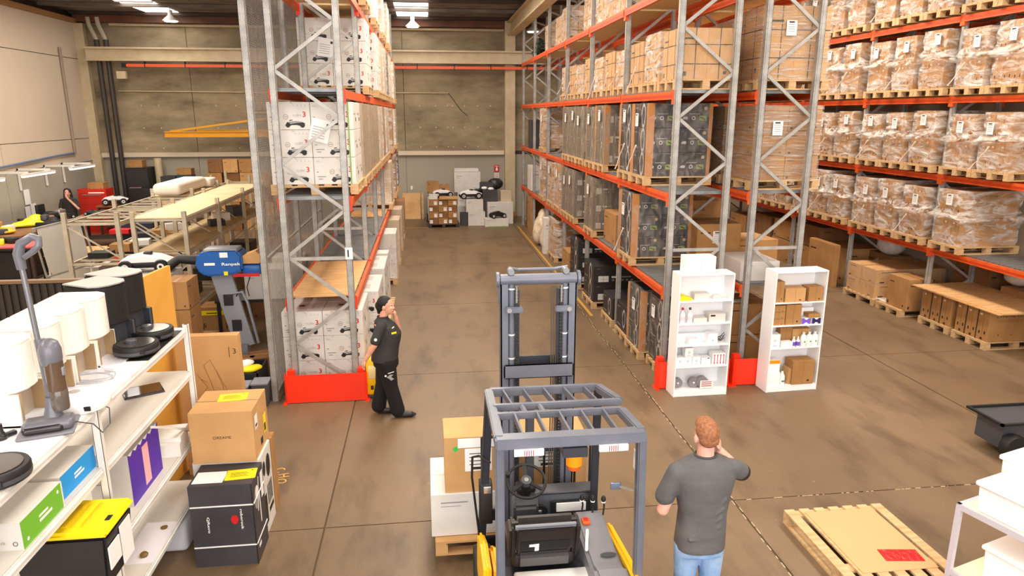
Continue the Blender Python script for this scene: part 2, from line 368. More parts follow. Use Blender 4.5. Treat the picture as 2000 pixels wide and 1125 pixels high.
# left wall
wl=struct(MB().box(-12.35,-12.12,-7,28,0,7.4,DKBR).build('wall_left'))
for k in range(6):
    y0=-7+k*5.75
    ins('painted_panel',wl,PAINT,(-12.12,-12.0,y0+.01,y0+5.74,0,2.3))
    for z0,z1 in ((2.32,3.1),(3.12,5.8),(5.82,7.1)): ins('wall_panel',wl,CREAM,(-12.12,-12.0,y0+.01,y0+5.74,z0,z1))
struct(MB().box(-12.12,-11.88,-7,27.2,7.0,7.15,mat('tan_steel',(166,124,78),.6)).build('trim_3'))
tag(MB().tube([(-11.95,25.9,2.6),(-11.95,25.9,6.1)],.05,mat('grey_conduit',(150,132,116),.5)).build('downpipe'),'grey conduit standing upright on the cream left wall','pipe')
tag(MB().tube([(-11.93,15,2.35),(-11.93,20,2.42),(-11.93,24.5,2.62),(-11.93,25.8,2.66)],.03,mat('blue_pipe',(96,120,156),.4)).build('air_pipe'),'blue air pipe running along the cream left wall','pipe')
for k,(x,dx) in enumerate(((-11.28,0),(-10.98,0))):
    tag(MB().tube([(x-.2,YB-.35,7.2),(x-.18,YB-.35,6.95),(x-.05,YB-.35,6.6),(x,YB-.35,6.45)],.075,mat('grey_pvc',(186,174,154),.5),12).tube([(x,YB-.35,6.46),(x,YB-.35,.02)],.085,mat('dark_pipe',(58,52,48),.5),12).build('downpipe'),
        ['dark downpipe with a pale bend, nearer the cream wall, in the back corner','dark downpipe with a pale bend, the one farther from the cream wall corner'][k],'pipe','corner downpipes')
# right wall
wr=struct(MB().box(11.25,11.5,-7,28,0,8.2,DKBR).build('wall_right'))
for k in range(6):
    y0=-7+k*5.75; ins('wall_panel',wr,mat('right_wall_paint',(196,176,150),.8,0,(184,164,138),1),(11.12,11.25,y0+.01,y0+5.74,0,8.2))
# roof
b=MB(); n=0; vs=[]; fs=[]
y=-7.; prof=[(0,0),(.16,0),(.2,-.06),(.3,-.06),(.34,0)]
pts=[]
while y<28:
    for a,h in prof[:-1]: pts.append((y+a,7.44+h))
    y+=.34
for yy,zz in pts: vs += [(-12.3,yy,zz),(11.4,yy,zz)]
for i in range(len(pts)-1): fs.append((2*i,2*i+1,2*i+3,2*i+2))
b.add(vs,fs,ROOFM); ce=struct(b.build('ceiling'))
for k in range(14):
    y=1+k*2.0; ins('purlin',ce,DKBR if k%2 else ROOFM,(-12,11.1,y,y+.05,7.28,7.38),(-12,11.1,y,y+.12,7.27,7.285))
struct(MB().box(-12,11.1,YB-.3,YB,7.05,7.3,mat('rust_beam',(120,66,34),.6,0,(70,44,30),1.5)).build('trim_4'))
for k,x in enumerate((-9.5,-.9,6.6)):
    sk=struct(MB().box(x,x+1.1,-6,27.1,7.375,7.378,SKYM).build('window_%d'%(k+1)))
    for q in range(12): ins('glazing_bar',sk,ROOFM,(x-.02,x+1.12,-3+q*2.5,-2.95+q*2.5,7.33,7.372))
def highbay(x,y,z,label):
    t=thing('high_bay_lamp',label,'lamp',(x,y,z))
    MB().lathe([(.26,0),(.25,.03),(.1,.16),(.07,.2),(.07,.34)],(0,0,0),mat('lamp_shade_white',(214,208,196),.4),20).build('lamp_shade',t,smooth=True)
    MB().lathe([(.2,-.01),(.2,.02)],(0,0,-.012),LAMPM,20).build('lamp_glass',t)
    MB().cyl((0,0,.34),(0,0,7.36-z),.012,.012,BLACK,8).build('hanging_rod',t)
highbay(3.85,25.6,6.75,'white high bay lamp hanging beside the roof rafter over the racks')
highbay(-.35,26.4,6.95,'bright high bay lamp hanging over the far end of the aisle')
highbay(-8.3,25.8,6.95,'high bay lamp near the skylight above the workshop corner')
for k,(y0,y1) in enumerate(((17.6,20.0),(20.9,22.6),(23.6,25.2))):
    t=thing('fluorescent_light',['lit tube light on the workshop wall, nearest of the row','lit tube light on the workshop wall, middle of the row','lit tube light on the workshop wall, farthest, above the dark cabinet'][k],'light',(-11.1,(y0+y1)/2,2.25),0,'tube lights over the workbench')
    L=(y1-y0)/2; ins('housing',t,WPL,(-.06,.06,-L,L,.03,.08)); ins('lamp_tube',t,LAMPM,(-.045,.045,-L+.03,L-.03,-.01,.03))
    for s in (-.7,.7): ins('wall_bracket',t,WPL,(-.88,.02,s*L-.03,s*L+.03,.08,.14),(-.88,-.84,s*L-.03,s*L+.03,-.5,.14))
jb=thing('jib_crane','yellow wall jib crane arm in front of the bare concrete wall','crane',(-9.16,26.5,3.15))
YJ=mat('crane_yellow',(222,156,20),.5)
MB().box(0,4.4,-.06,.06,0,.03,YJ).box(0,4.4,-.012,.012,.03,.17,YJ).box(0,4.4,-.06,.06,.17,.2,YJ).build('jib_arm',jb)
MB().bar((.2,0,.2),(3.6,0,.66),.06,.07,YJ).build('tie_bar',jb)
MB().box(1.0,4.4,.3,.34,.12,.26,YJ).build('second_arm',jb)
MB().box(4.2,4.4,-.1,.4,-3.14,1.2,YJ).build('post',jb)
sg=thing('wall_sign','red fire point sign above a small white notice on the back wall','sign',(2.72,YB-.025,1.75))
b=MB(); b.box(-.1,.1,-.01,0,0,.26,RED); f=Face(b,(-.1,-.01,0),(1,0,0),(0,0,1)); f.poly([(.05,.05),(.15,.05),(.13,.16),(.1,.2),(.07,.14)],WHITE); f.rect(.03,.21,.17,.23,WHITE); b.build('sign_plate',sg)
b=MB(); b.box(-.09,.09,-.01,0,-.24,-.04,WHITE); f=Face(b,(-.09,-.01,-.24),(1,0,0),(0,0,1)); 
for q in range(4): f.rect(.02,.03+q*.04,.15,.045+q*.04,RED)
b.build('notice',sg)
tag(MB().box(-.04,.04,-.03,0,0,.14,WHITE).build('wall_switch',None,(-.6,YB-.02,1.1)),'small white switch box on the painted back wall beside the plywood','switch')
# ---------------------------------------------------------------- racks
FY=[9.6+2.6*k for k in range(7)]
def upright_mesh(h):
    b=MB(); w,d,t=.085,.07,.004
    b.box(-w/2,w/2,-d/2,-d/2+t,0,h,GALV).box(-w/2,-w/2+t,-d/2,d/2,0,h,GALV).box(w/2-t,w/2,-d/2,d/2,0,h,GALV).box(-w/2,-w/2+.02,d/2-t,d/2,0,h,GALV).box(w/2-.02,w/2,d/2-t,d/2,0,h,GALV)
    b.box(-.014,.014,-d/2-.006,-d/2,0,h,GALV)
    for k in range(int(h/.075)):
        z=.05+k*.075
        for x in (-.029,.029): b.box(x-.004,x+.004,-d/2-.001,-d/2,z,z+.014,GREY)
    return b.mesh('upright')
UPM=upright_mesh(7.2)
FOOTM=MB().box(-.07,.07,-.07,.07,0,.008,GALV).mesh('foot_plate')
def beam_mesh(L):
    b=MB(); b.box(-.025,.025,.05,L-.05,-.055,.055,ORANGE).box(-.027,-.025,.05,L-.05,-.03,.01,mat('orange_groove',(196,60,16),.5)); return b.mesh('beam')
BEAMM=beam_mesh(2.6)
CONM={(o,q):MB().box(-.04,.02,(.036 if q else -.05),.06,-.12,.075,o).mesh('beam_connector') for o in (ORANGE,REDOR) for q in (0,1)}
def deck_mesh(w,d,style):
    b=MB()
    if style=='steel':
        n=int(d/.1)
        for k in range(n): y=k*d/n; b.box(0,w,y+.008,y+d/n-.012,-.03,0,STEELD)
        b.box(0,w,0,.03,-.045,-.03,STEELD).box(0,w,d-.03,d,-.045,-.03,STEELD)
    elif style=='ply': b.box(0,w,.003,d-.003,-.018,0,PLY)
    else:
        n=int(d/.12)
        for k in range(n): y=k*d/n; b.box(0,w,y+.004,y+d/n-.01,-.02,0,mat('slat_tan',(214,180,120),.6))
    return b.mesh('deck_panel')
DECKM={}
def rack(name,label,x0,x1,fy,levels,decks,group,mirror=False,conn=ORANGE,zt=7.5):
    t=thing('pallet_rack',label,'rack',((x0+x1)/2,fy[0],0),0,group); cx=(x0+x1)/2; y0=fy[0]; hw=(x1-x0)/2
    BR={}
    def brace(p0,p1):
        k=(round(p1[0]-p0[0],3),round(p1[2]-p0[2],3))
        if k not in BR: BR[k]=MB().bar((0,0,0),(k[0],0,k[1]),.045,.03,GALV,(0,1,0)).mesh('brace')
        inst('brace',BR[k],t,p0)
    for y in fy:
        for s in (-1,1):
            inst('upright',UPM,t,(s*(hw-.042),y-y0,0)); inst('foot_plate',FOOTM,t,(s*(hw-.042),y-y0,0))
            for z in levels: inst('beam_connector',CONM[(conn,int(y==fy[0]))],t,(s*(hw+.005),y-y0,z),(0,0,0),(s,1,1))
        a=hw-.06
        s=-1 if not mirror else 1
        zs=[.2,.8,1.4,2.07,2.69,3.29,3.9,4.5,5.1,5.7,6.3,6.9,7.15]
        for k in range(len(zs)-1):
            brace((s*a,y-y0,zs[k]),(-s*a,y-y0,zs[k+1])); s=-s
        brace((-a,y-y0,.2),(a,y-y0,.2)); brace((-a,y-y0,2.03),(a,y-y0,2.03))
    for i in range(len(fy)-1):
        for z in levels:
            for s in (-1,1): inst('beam',BEAMM,t,(s*(hw+.0)-s*.0+s*.012,fy[i]-y0,z))
        for li,z in enumerate(levels):
            st=decks(i,li)
            if not st: continue
            n=2 if st=='ply' else 2; L=2.4/n
            k=(round(x1-x0,2),n,st)
            if k not in DECKM: DECKM[k]=deck_mesh(x1-x0-.05,L,st)
            for q in range(n): inst('deck_panel',DECKM[k],t,(-(x1-x0-.05)/2,fy[i]-y0+.1+q*L,z+.078))
    return t
LV=[1.40,2.79,4.2,5.6]
rack('A','orange and galvanised rack beside the woman, first bay decked with plywood',-1.97,-1.05,FY,LV,lambda i,l: ('ply' if i in (0,3,4) else 'steel') if l==0 else ('tan' if l==3 else 'steel'),'pallet racks',True,REDOR)
rack('B1','orange pallet rack of black cartons behind the first white bookcase',3.42,4.3,FY,LV,lambda i,l: 'tan' if l==3 else 'steel','pallet racks',False )
rack('B2','orange pallet rack of brown cartons behind the second white bookcase',4.64,5.5,FY,LV,lambda i,l: 'tan' if l==3 else 'steel','pallet racks',True)
FYC=[6.95+2.6*k for k in range(8)]
rack('C','long orange wall rack packed with wrapped brown cartons by the right wall',9.6,10.6,FYC[:8],LV,lambda i,l: 'steel' if (l==0 and i<2) else None,'pallet racks',False)
# upright number plate
b=MB(); b.box(0,.1,-.004,0,0,.16,WHITE); Face(b,(0,-.004,0),(1,0,0),(0,0,1)).text('1',.03,.03,.1,BLACK,bold=True)
tag(b.build('rack_number_plate',None,(-1.14,9.555,2.02)),'white plate with black number 1 on the rack upright','sign')
# end guards
def guard(x0,x1,y,label):
    t=thing('rack_guard',label,'guard',((x0+x1)/2,y,0),0,'orange rack end guards'); h=(x1-x0)/2
    b=MB()
    prof=[(-h,.14),(-h,.03),(-h+.03,0),(h-.03,0),(h,.03),(h,.14)]
    inn=[(x*(1-.006/h),yy+.006) for x,yy in prof]
    for i in range(5): b.add([(prof[i][0],prof[i][1],.01),(prof[i+1][0],prof[i+1][1],.01),(prof[i+1][0],prof[i+1][1],.42),(prof[i][0],prof[i][1],.42),(inn[i][0],inn[i][1],.01),(inn[i+1][0],inn[i+1][1],.01),(inn[i+1][0],inn[i+1][1],.42),(inn[i][0],inn[i][1],.42)],[(0,1,2,3),(5,4,7,6),(3,2,6,7),(0,4,5,1),(0,3,7,4),(1,5,6,2)],REDOR)
    b.build('guard_plate',t); 
    for s in (-1,1): ins('foot_flange',t,REDOR,(s*h-.03,s*h+.03,-.05,.14,0,.01)); ins('post_sleeve',t,REDOR,(s*(h-.08)-.05,s*(h-.08)+.05,.1,.2,.0,.45))
guard(-2.06,-.93,9.4,'orange red guard plate at the foot of the number 1 rack')
guard(3.28,4.4,9.3,'orange red guard standing behind the left white bookcase')
guard(4.46,5.62,9.3,'orange red guard standing behind the right white bookcase')
# mesh screen on the back of rack A
ms=thing('mesh_screen','tall wire mesh screen with galvanised posts beside the number 1 rack','screen',(-2.22,9.55,0))
for k,y in enumerate((0,2.6,5.2)): inst('post',UPM,ms,(0,y,0))
b=MB(); 
for z0,z1 in ((.1,2.0),(2.05,3.95),(4.0,5.9),(5.95,7.15)):
    for q in range(2):
        ya,yb=.05+q*2.6,2.55+q*2.6; w=yb-ya; h=z1-z0; p=.06; k=-h
        while k<w:
            for sg_ in (1,-1):
                a0=max(0,k); a1=min(w,k+h); 
                if a1-a0>.03:
                    if sg_==1: P0=(0,ya+a0,z0+(a0-k)); P1=(0,ya+a1,z0+(a1-k))
                    else: P0=(.004,ya+a0,z1-(a0-k)); P1=(.004,ya+a1,z1-(a1-k))
                    b.bar(P0,P1,.004,.004,GALV)
            k+=p
o=b.build('wire_mesh',ms); o['kind']='stuff'
for z in (.08,2.02,3.97,5.92): MB().bar((0,.03,z),(0,5.2,z),.03,.03,GALV).build('mesh_rail',ms)
# ---------------------------------------------------------------- cartons
def mower(f,x,y,s,m=BLACK):
    f.poly([(x+a*s,y+b*s) for a,b in ((0,.05),(.06,.12),(.1,.2),(.2,.2),(.26,.12),(.55,.17),(.85,.2),(.95,.14),(.9,.04),(.7,.03),(.55,.07),(.3,.06),(.2,0),(.1,0))],m)
    for a,r in ((.14,.11),(.82,.12)): f.disc(x+a*s,y+.06*s,r*s,m,10)
    f.poly([(x+a*s,y+b*s) for a,b in ((.1,.21),(.5,.26),(.85,.22),(.55,.18),(.28,.14))],WGREY)
    f.rect(x+.22*s,y+.27*s,x+.36*s,y+.31*s,m,.15)
def luba_face(f,W,H):
    f.rect(.06*W,.86*H,.14*W,.875*H,WGREY); f.rect(.05*W,.83*H,.17*W,.836*H,WGREY)
    f.text('LUBA',.6*W,.5*H,.055*H,WGREY,width=.2*W); f.rect(.6*W,.47*H,.8*W,.476*H,WGREY)
    f.text('3',.83*W,.46*H,.2*H,RED,bold=True)
    mower(f,.4*W,.12*H,.5*W)
    f.disc(.43*W,.47*H,.062*W,mat('badge',(176,160,140),.6)); f.disc(.43*W,.47*H,.045*W,WCARD); f.rect(.4*W,.455*H,.46*W,.485*H,WGREY)
    for a,b,c in ((.08,.27,.2),(.1,.18,.1),(.06,.44,.05)): f.rect(a*W,b*H,(a+c)*W,(b+.035)*H,WGREY)
    for k in range(4): f.rect((.62+.09*k)*W,.86*H,(.635+.09*k)*W,.89*H,WGREY)
    f.line(.55*W,.99*H,.62*W,.93*H,.006,WGREY); f.line(.2*W,.97*H,.26*W,.99*H,.006,WGREY)
def black_face(f,W,H,v=0):
    f.rect(.06*W,.86*H,.14*W,.872*H,WGREY)
    if v==0:   # icon strip
        f.disc(.8*W,.8*H,.055*W,mat('gold_seal',(180,160,110),.5))
        f.rect(.28*W,.56*H,.62*W,.59*H,WGREY); f.rect(.6*W,.95*H,.75*W,.962*H,WGREY)
        f.poly([(.06*W,.36*H),(.22*W,.34*H),(.24*W,.42*H),(.2*W,.47*H),(.1*W,.45*H)],mat('icon_grey',(176,172,170),.5))
        f.ring(.42*W,.4*H,.065*W,.03*W,M('icon_grey')); f.rect(.37*W,.28*H,.47*W,.32*H,BLACKC)
        f.rect(.6*W,.3*H,.84*W,.5*H,GREENP); f.line(.64*W,.44*H,.8*W,.34*H,.02,BLACKC)
    else:
        f.rect(.1*W,.12*H,.32*W,.46*H,mat('code_grey',(204,202,200),.6)); f.rect(.13*W,.27*H,.29*W,.29*H,WGREY); f.rect(.2*W,.15*H,.215*W,.43*H,WGREY)
        f.rect(.38*W,.34*H,.56*W,.44*H,WHITE); f.rect(.58*W,.36*H,.8*W,.42*H,WGREY)
        for k in range(5): f.rect((.39+.1*k)*W,.18*H,(.44+.1*k)*W,.25*H,WGREY)
def black_end(f,W,H):   # aisle side: outline mower picture
    f.ring(.68*W,.5*H,.13*W,.035*W,M('icon_grey') if 'icon_grey' in MATS else WGREY,12,1.9); f.line(.5*W,.75*H,.62*W,.3*H,.02,WGREY); f.rect(.12*W,.8*H,.3*W,.83*H,WGREY)
    f.rect(.1*W,.14*H,.4*W,.18*H,WGREY)
def kraft_face(f,W,H,txt=None):
    f.line(.5*W,0,.5*W,H,.002,DKSEAM)
    if W>.25:
        f.rect(.06*W,.06*H,.13*W,.15*H,INK); f.rect(.8*W,.1*H,.86*W,.16*H,INK); f.rect(.08*W,.78*H,.3*W,.81*H,INK)
CM={}
def carton_mesh(kind,lx,ly,lz):
    k=(kind,round(lx,3),round(ly,3),round(lz,3))
    if k in CM: return CM[k]
    b=MB(); body={'kraft':KRAFT,'kraftd':KRAFTD,'kraftl':KRAFTL,'lymow':KRAFT,'strapped':KRAFTL,'luba':WCARD,'lubaend':WCARD,'black':BLACKC,'blackb':BLACKC,'white':WCARD,'grey':CHARC,'tan':mat('tan_card',(206,186,160),.7,0,(196,176,150),2)}[kind]
    c=.004; x0,x1,y0,y1,z0,z1=-lx/2,lx/2,-ly/2,ly/2,0,lz
    vs=[];  # chamfered box
    for z,e in ((z0,c),(z0+c,0),(z1-c,0),(z1,c)):
        for x,y in ((x0+e+c,y0+e),(x1-e-c,y0+e),(x1-e,y0+e+c),(x1-e,y1-e-c),(x1-e-c,y1-e),(x0+e+c,y1-e),(x0+e,y1-e-c),(x0+e,y0+e+c)): vs.append((x,y,z))
    fs=[tuple(range(7,-1,-1)),tuple(range(24,32))]+[(j*8+i,j*8+(i+1)%8,(j+1)*8+(i+1)%8,(j+1)*8+i) for j in range(3) for i in range(8)]
    b.add(vs,fs,body)
    F=Face(b,(x0,y0,0),(1,0,0),(0,0,1)); Lf=Face(b,(x0,y1,0),(0,-1,0),(0,0,1)); Rf=Face(b,(x1,y0,0),(0,1,0),(0,0,1)); T=Face(b,(x0,y0,z1),(1,0,0),(0,1,0))
    sm=SEAM if kind in('luba','white','lubaend','tan') else (DKSEAM if kind[0] in 'kls' else BLACK)
    if lx>=ly: T.rect(0,ly/2-.0015,lx,ly/2+.0015,sm); 
    else: T.rect(lx/2-.0015,0,lx/2+.0015,ly,sm)
    if kind in('kraft','kraftd','kraftl','strapped'):
        (T.rect(0,ly/2-.025,lx,ly/2+.025,TAPE) if lx>=ly else T.rect(lx/2-.025,0,lx/2+.025,ly,TAPE)); kraft_face(F,lx,lz); kraft_face(Lf,ly,lz); kraft_face(Rf,ly,lz)
    if kind=='lymow':
        F.text('LYMOW ONE',.12*lx,.78*lz,.07*lz,INK,width=.5*lx); F.rect(.12*lx,.7*lz,.62*lx,.705*lz,INK); F.rect(.12*lx,.65*lz,.55*lx,.655*lz,INK); F.disc(.18*lx,.22*lz,.012,INK,8); F.disc(.4*lx,.22*lz,.01,INK,8)
        for f in (Lf,Rf):
            f.line(.5*ly,0,.5*ly,lz,.004,DKSEAM); f.rect(.4*ly,.03*lz,.6*ly,.1*lz,INK); f.rect(.2*ly,.2*lz,.32*ly,.3*lz,INK); f.rect(.68*ly,.22*lz,.8*ly,.32*lz,INK); f.rect(.15*ly,.8*lz,.35*ly,.86*lz,mat('pale_label',(226,196,170),.6))
    if kind=='strapped':
        for z in (.3,.68): F.rect(0,z*lz-.006,lx,z*lz+.006,BLACK); Lf.rect(0,z*lz-.006,ly,z*lz+.006,BLACK)
        for a in (.28,.72): F.rect(a*lx-.006,0,a*lx+.006,lz,BLACK); Lf.rect(a*ly-.006,0,a*ly+.006,lz,BLACK); T.rect(a*lx-.006,0,a*lx+.006,ly,BLACK)
    if kind=='luba': luba_face(F,lx,lz); Rf.text('3',.6*ly,.5*lz,.16*lz,RED,bold=True); Rf.rect(.62*ly,.3*lz,.78*ly,.44*lz,BLACK); Rf.rect(.2*ly,.55*lz,.5*ly,.6*lz,WGREY); T.rect(.3*lx,.3*ly,.75*lx,.8*ly,mat('top_print',(196,182,176),.6)); T.rect(.35*lx,.55*ly,.5*lx,.7*ly,mat('maroon_print',(80,40,44),.6))
    if kind=='lubaend': Rf.text('3',.55*ly,.55*lz,.22*lz,RED,bold=True); Rf.rect(.58*ly,.25*lz,.8*ly,.42*lz,BLACK); Rf.rect(.15*ly,.6*lz,.45*ly,.66*lz,WGREY); luba_face(F,lx,lz)
    if kind=='black': black_face(F,lx,lz,0); black_end(Lf,ly,lz)
    if kind=='blackb': black_face(F,lx,lz,1); black_end(Lf,ly,lz)
    if kind=='white':
        for f,W in ((F,lx),(Lf,ly),(Rf,ly)):
            f.rect(.08*W,.78*lz,.3*W,.81*lz,WGREY); f.rect(.08*W,.7*lz,.24*W,.715*lz,WGREY); f.disc(.8*W,.2*lz,.02*lz+.006,WGREY,8)
    CM[k]=b.mesh('carton_'+kind); return CM[k]
def carton(kind,lx,ly,lz,label,loc,rz=0.,group=None,parent=None):
    o=inst('carton',carton_mesh(kind,lx,ly,lz),parent,loc,(0,0,rz))
    if parent is None: tag(o,label,'box',group)
    return o
# ---------------------------------------------------------------- pallets
PM={}
def fit(x0,y0,d):
    # keep a load between two upright frames of its rack
    if not (3.2<x0<5.2 or -2.3<x0<-1.5) or y0<9.55: return y0,d
    k=int((y0+d/2-9.6)/2.6); a=9.6+2.6*k+.085; b=9.6+2.6*(k+1)-.085
    if y0+d>b: y0=max(a,b-d)
    if y0<a: y0=a
    return y0,min(d,b-y0)
def pallet(label,x0,y0,z0,lx,ly,group='pallets under the rack loads',rz=0.,detail=True,along='x',wood=None):
    y0,ly=fit(x0,y0,ly); ly=round(ly,2)
    wd=wood or WOOD; cx,cy=x0+lx/2,y0+ly/2; h=.14
    n=7 if (lx if along=='x' else ly)>1 else 5
    boards=[]; blocks=[]; bottoms=[]
    # deck boards run across; blocks 3x3
    if along=='x':   # boards run along x, spread over y
        for k in range(n): w=.1; y=-ly/2+(ly-w)*k/(n-1); boards.append((-lx/2,lx/2,y,y+w,h-.02,h))
    else:
        for k in range(n): w=.1; x=-lx/2+(lx-w)*k/(n-1); boards.append((x,x+w,-ly/2,ly/2,h-.02,h))
    for i in range(3):
        for j in range(3):
            bx=-lx/2+(lx-.11)*i/2; by=-ly/2+(ly-.1)*j/2; blocks.append((bx,bx+.11,by,by+.1,.02,h-.04))
    for j in range(3):
        if along=='x': x=-lx/2+(lx-.1)*j/2; bottoms.append((x,x+.1,-ly/2,ly/2,h-.04,h-.02)); bottoms.append((-lx/2,lx/2,-ly/2+(ly-.1)*j/2,-ly/2+(ly-.1)*j/2+.1,0,.02))
        else: y=-ly/2+(ly-.1)*j/2; bottoms.append((-lx/2,lx/2,y,y+.1,h-.04,h-.02)); bottoms.append((-lx/2+(lx-.1)*j/2,-lx/2+(lx-.1)*j/2+.1,-ly/2,ly/2,0,.02))
    if detail:
        t=thing('pallet',label,'pallet',(cx,cy,z0),rz,group)
        for nm,L in (('deck_board',boards),('block',blocks),('bottom_board',bottoms)):
            for q in L:
                d=(round(q[1]-q[0],3),round(q[3]-q[2],3),round(q[5]-q[4],3),wd.name)
                if d not in PM: PM[d]=MB().box(-d[0]/2,d[0]/2,-d[1]/2,d[1]/2,-d[2]/2,d[2]/2,wd).mesh('board')
                inst(nm,PM[d],t,((q[0]+q[1])/2,(q[2]+q[3])/2,(q[4]+q[5])/2))
        return t
    k=('whole',lx,ly,along,wd.name)
    if k not in PM:
        b=MB()
        for q in boards+blocks+bottoms: b.box(*q,wd)
        PM[k]=b.mesh('pallet')
    return tag(inst('pallet',PM[k],None,(cx,cy,z0),(0,0,rz)),label,'pallet',group)
# ---------------------------------------------------------------- wrapped loads
FM={}
def film_mesh(lx,ly,h,style,seed,m):
    k=(round(lx,2),round(ly,2),round(h,2),style,seed,m.name)
    if k in FM: return FM[k]
    R=random.Random(seed*31+7); b=MB(); rings=[]; n=6
    if style=='flare': lv=[(0,.0),(.08,.012),(.3,.015),(.41,.03),(.46,.1),(.51,.11),(.56,.05),(.66,.0),(.8,.015),(.93,.01),(1.0,.006),(1.005,-.08)]
    else: lv=[(0,.012),(.12,.01),(.3,.014),(.5,.012),(.7,.015),(.88,.01),(1.0,.008),(1.006,-.07)]
    for f,e in lv:
        ring=[]; jj=.006 if style!='flare' else .014
        for (ax,ay,bx,by) in ((-1,-1,1,-1),(1,-1,1,1),(1,1,-1,1),(-1,1,-1,-1)):
            for i in range(n):
                t=i/n; sx=ax+(bx-ax)*t; sy=ay+(by-ay)*t; ee=e+R.uniform(-jj,jj)*(1 if .05<f<.95 else .2)
                if i and e>0: ee=max(ee-.2*e*math.sin(PI*t),.004)
                ring.append((sx*(lx/2+ee),sy*(ly/2+ee),h*f+(R.uniform(-.03,.03)*h if .3<f<.7 else 0)))
        rings.append(ring)
    N=4*n; vs=[p for r in rings for p in r]
    fs=[(j*N+i,j*N+(i+1)%N,(j+1)*N+(i+1)%N,(j+1)*N+i) for j in range(len(rings)-1) for i in range(N)]
    b.add(vs,fs,m)
    FM[k]=b.mesh('stretch_wrap',smooth=True,angle=1.2); return FM[k]
TAILM={}
def tail_mesh(h,seed):
    if seed in TAILM: return TAILM[seed]
    R=random.Random(seed); b=MB(); pts=[(0,0,0)]; 
    x=0.;y=0.;z=0.
    for k in range(5): z-=h/5; y+=R.uniform(.03,.09); x-=R.uniform(.0,.02); pts.append((x,y,z))
    b.tube(pts,[.014,.008,.006,.007,.008,.012],mat('film_tail',(240,222,204),.35),5); TAILM[seed]=b.mesh('film_tail',smooth=True); return TAILM[seed]
LABM=None
def lab_mesh():
    global LABM
    if LABM is None:
        b=MB(); b.box(-.002,0,-.075,.075,-.1,.1,WHITE); f=Face(b,(-.002,.075,-.1),(0,-1,0),(0,0,1),.001)
        for k in range(4): f.rect(.02,.05+k*.03,.12,.058+k*.03,WGREY)
        f.rect(.03,.165,.11,.185,INK); LABM=b.mesh('shipping_label')
    return LABM
def load(kind,label,x0,y0,z0,lx,ly,h,nx,ny,nz,group,wrap=None,style='plain',seed=1,lab='left',posts=False,jit=0.,cat='boxes',tail=False,top=1.0,upper=1.0):
    y0,ly=fit(x0,y0,ly); ly=round(ly,2)
    t=thing('carton_stack',label,cat,(x0+lx/2,y0+ly/2,z0),0,group); R=random.Random(seed); cw,cd,ch=lx/nx,ly/ny,h/nz
    for k in range(nz):
        s=upper if k>=nz/2 and upper<1 else 1
        for i in range(nx):
            for j in range(ny):
                inst('carton',carton_mesh(kind,cw-.006,cd*s-.006,ch-.004),t,(-lx/2+cw*(i+.5)+R.uniform(-jit,jit),(-ly/2+cd*(j+.5))*s+R.uniform(-jit,jit)*.3,ch*k))
    if posts:
        P=MB().box(-.05,.05,-.006,0,0,h,mat('edge_board',(180,122,66),.8)).box(-.056,-.05,-.006,.05,0,h,M('edge_board')).mesh('corner_post')
        for sx,sy,r in ((-1,-1,0),(1,-1,PI/2),(1,1,PI),(-1,1,-PI/2)): inst('corner_post',P,t,(sx*(lx/2-.045),sy*(ly/2+.004) if r in(0,PI) else sy*(ly/2-.045),0),(0,0,r)) if r in (0,PI) else inst('corner_post',P,t,(sx*(lx/2+.004),sy*(ly/2-.045),0),(0,0,r))
    if wrap: inst('stretch_wrap',film_mesh(lx,ly,h,style,seed%5,wrap),t)
    if lab: inst('shipping_label',lab_mesh(),t,(-lx/2-.045,R.uniform(-.12,.12),h*R.uniform(.72,.85)),(0,0,0)) if lab=='left' else inst('shipping_label',lab_mesh(),t,(R.uniform(-.2,.2),-ly/2-.03,h*.7),(R.uniform(-.3,.3)*0,0,PI/2))
    if tail: inst('film_tail',tail_mesh(h*.4,seed%6+10),t,(-lx/2-.07,R.uniform(-.2,.1),h*.42))
    return t
LN=['ground level','first shelf','second shelf','third shelf','top shelf']
# ---- rack C (right wall)
def rackC():
    for li,z in enumerate([LV[0],LV[1],LV[2],LV[3]]):
        idx=0
        for bay in range(1,8):
            for q in range(3):
                yy=FYC[bay]+.11+q*.81
                if li==0 and bay==1 and q<2: continue
                if li in(0,1,2) and yy<9.7: continue
                if li==3 and yy<9.9: continue
                if yy>22.5: continue
                n=ORD[idx]; idx+=1
                near=yy<15
                load('lymow','wrapped brown cartons, %s of the right wall rack, %s from the near end'%(LN[li+1],n),9.48,yy+.07,z+.08+.14,1.15,.62,[1.02,1.0,1.04,.98][li]-.03*(idx%3),1,3 if near else 2,2,'wrapped loads on the right wall rack',FILM,'flare',idx*7+li*3,upper=.86,tail=(idx+li)%2==0,jit=.004)
                pallet('pallet on the %s, right wall rack, %s from the near end'%(LN[li+1],n),9.45,yy-.02,z+.08,1.2,.8,'pallets on the right wall rack',detail=near,along='y' if False else 'x')
rackC()
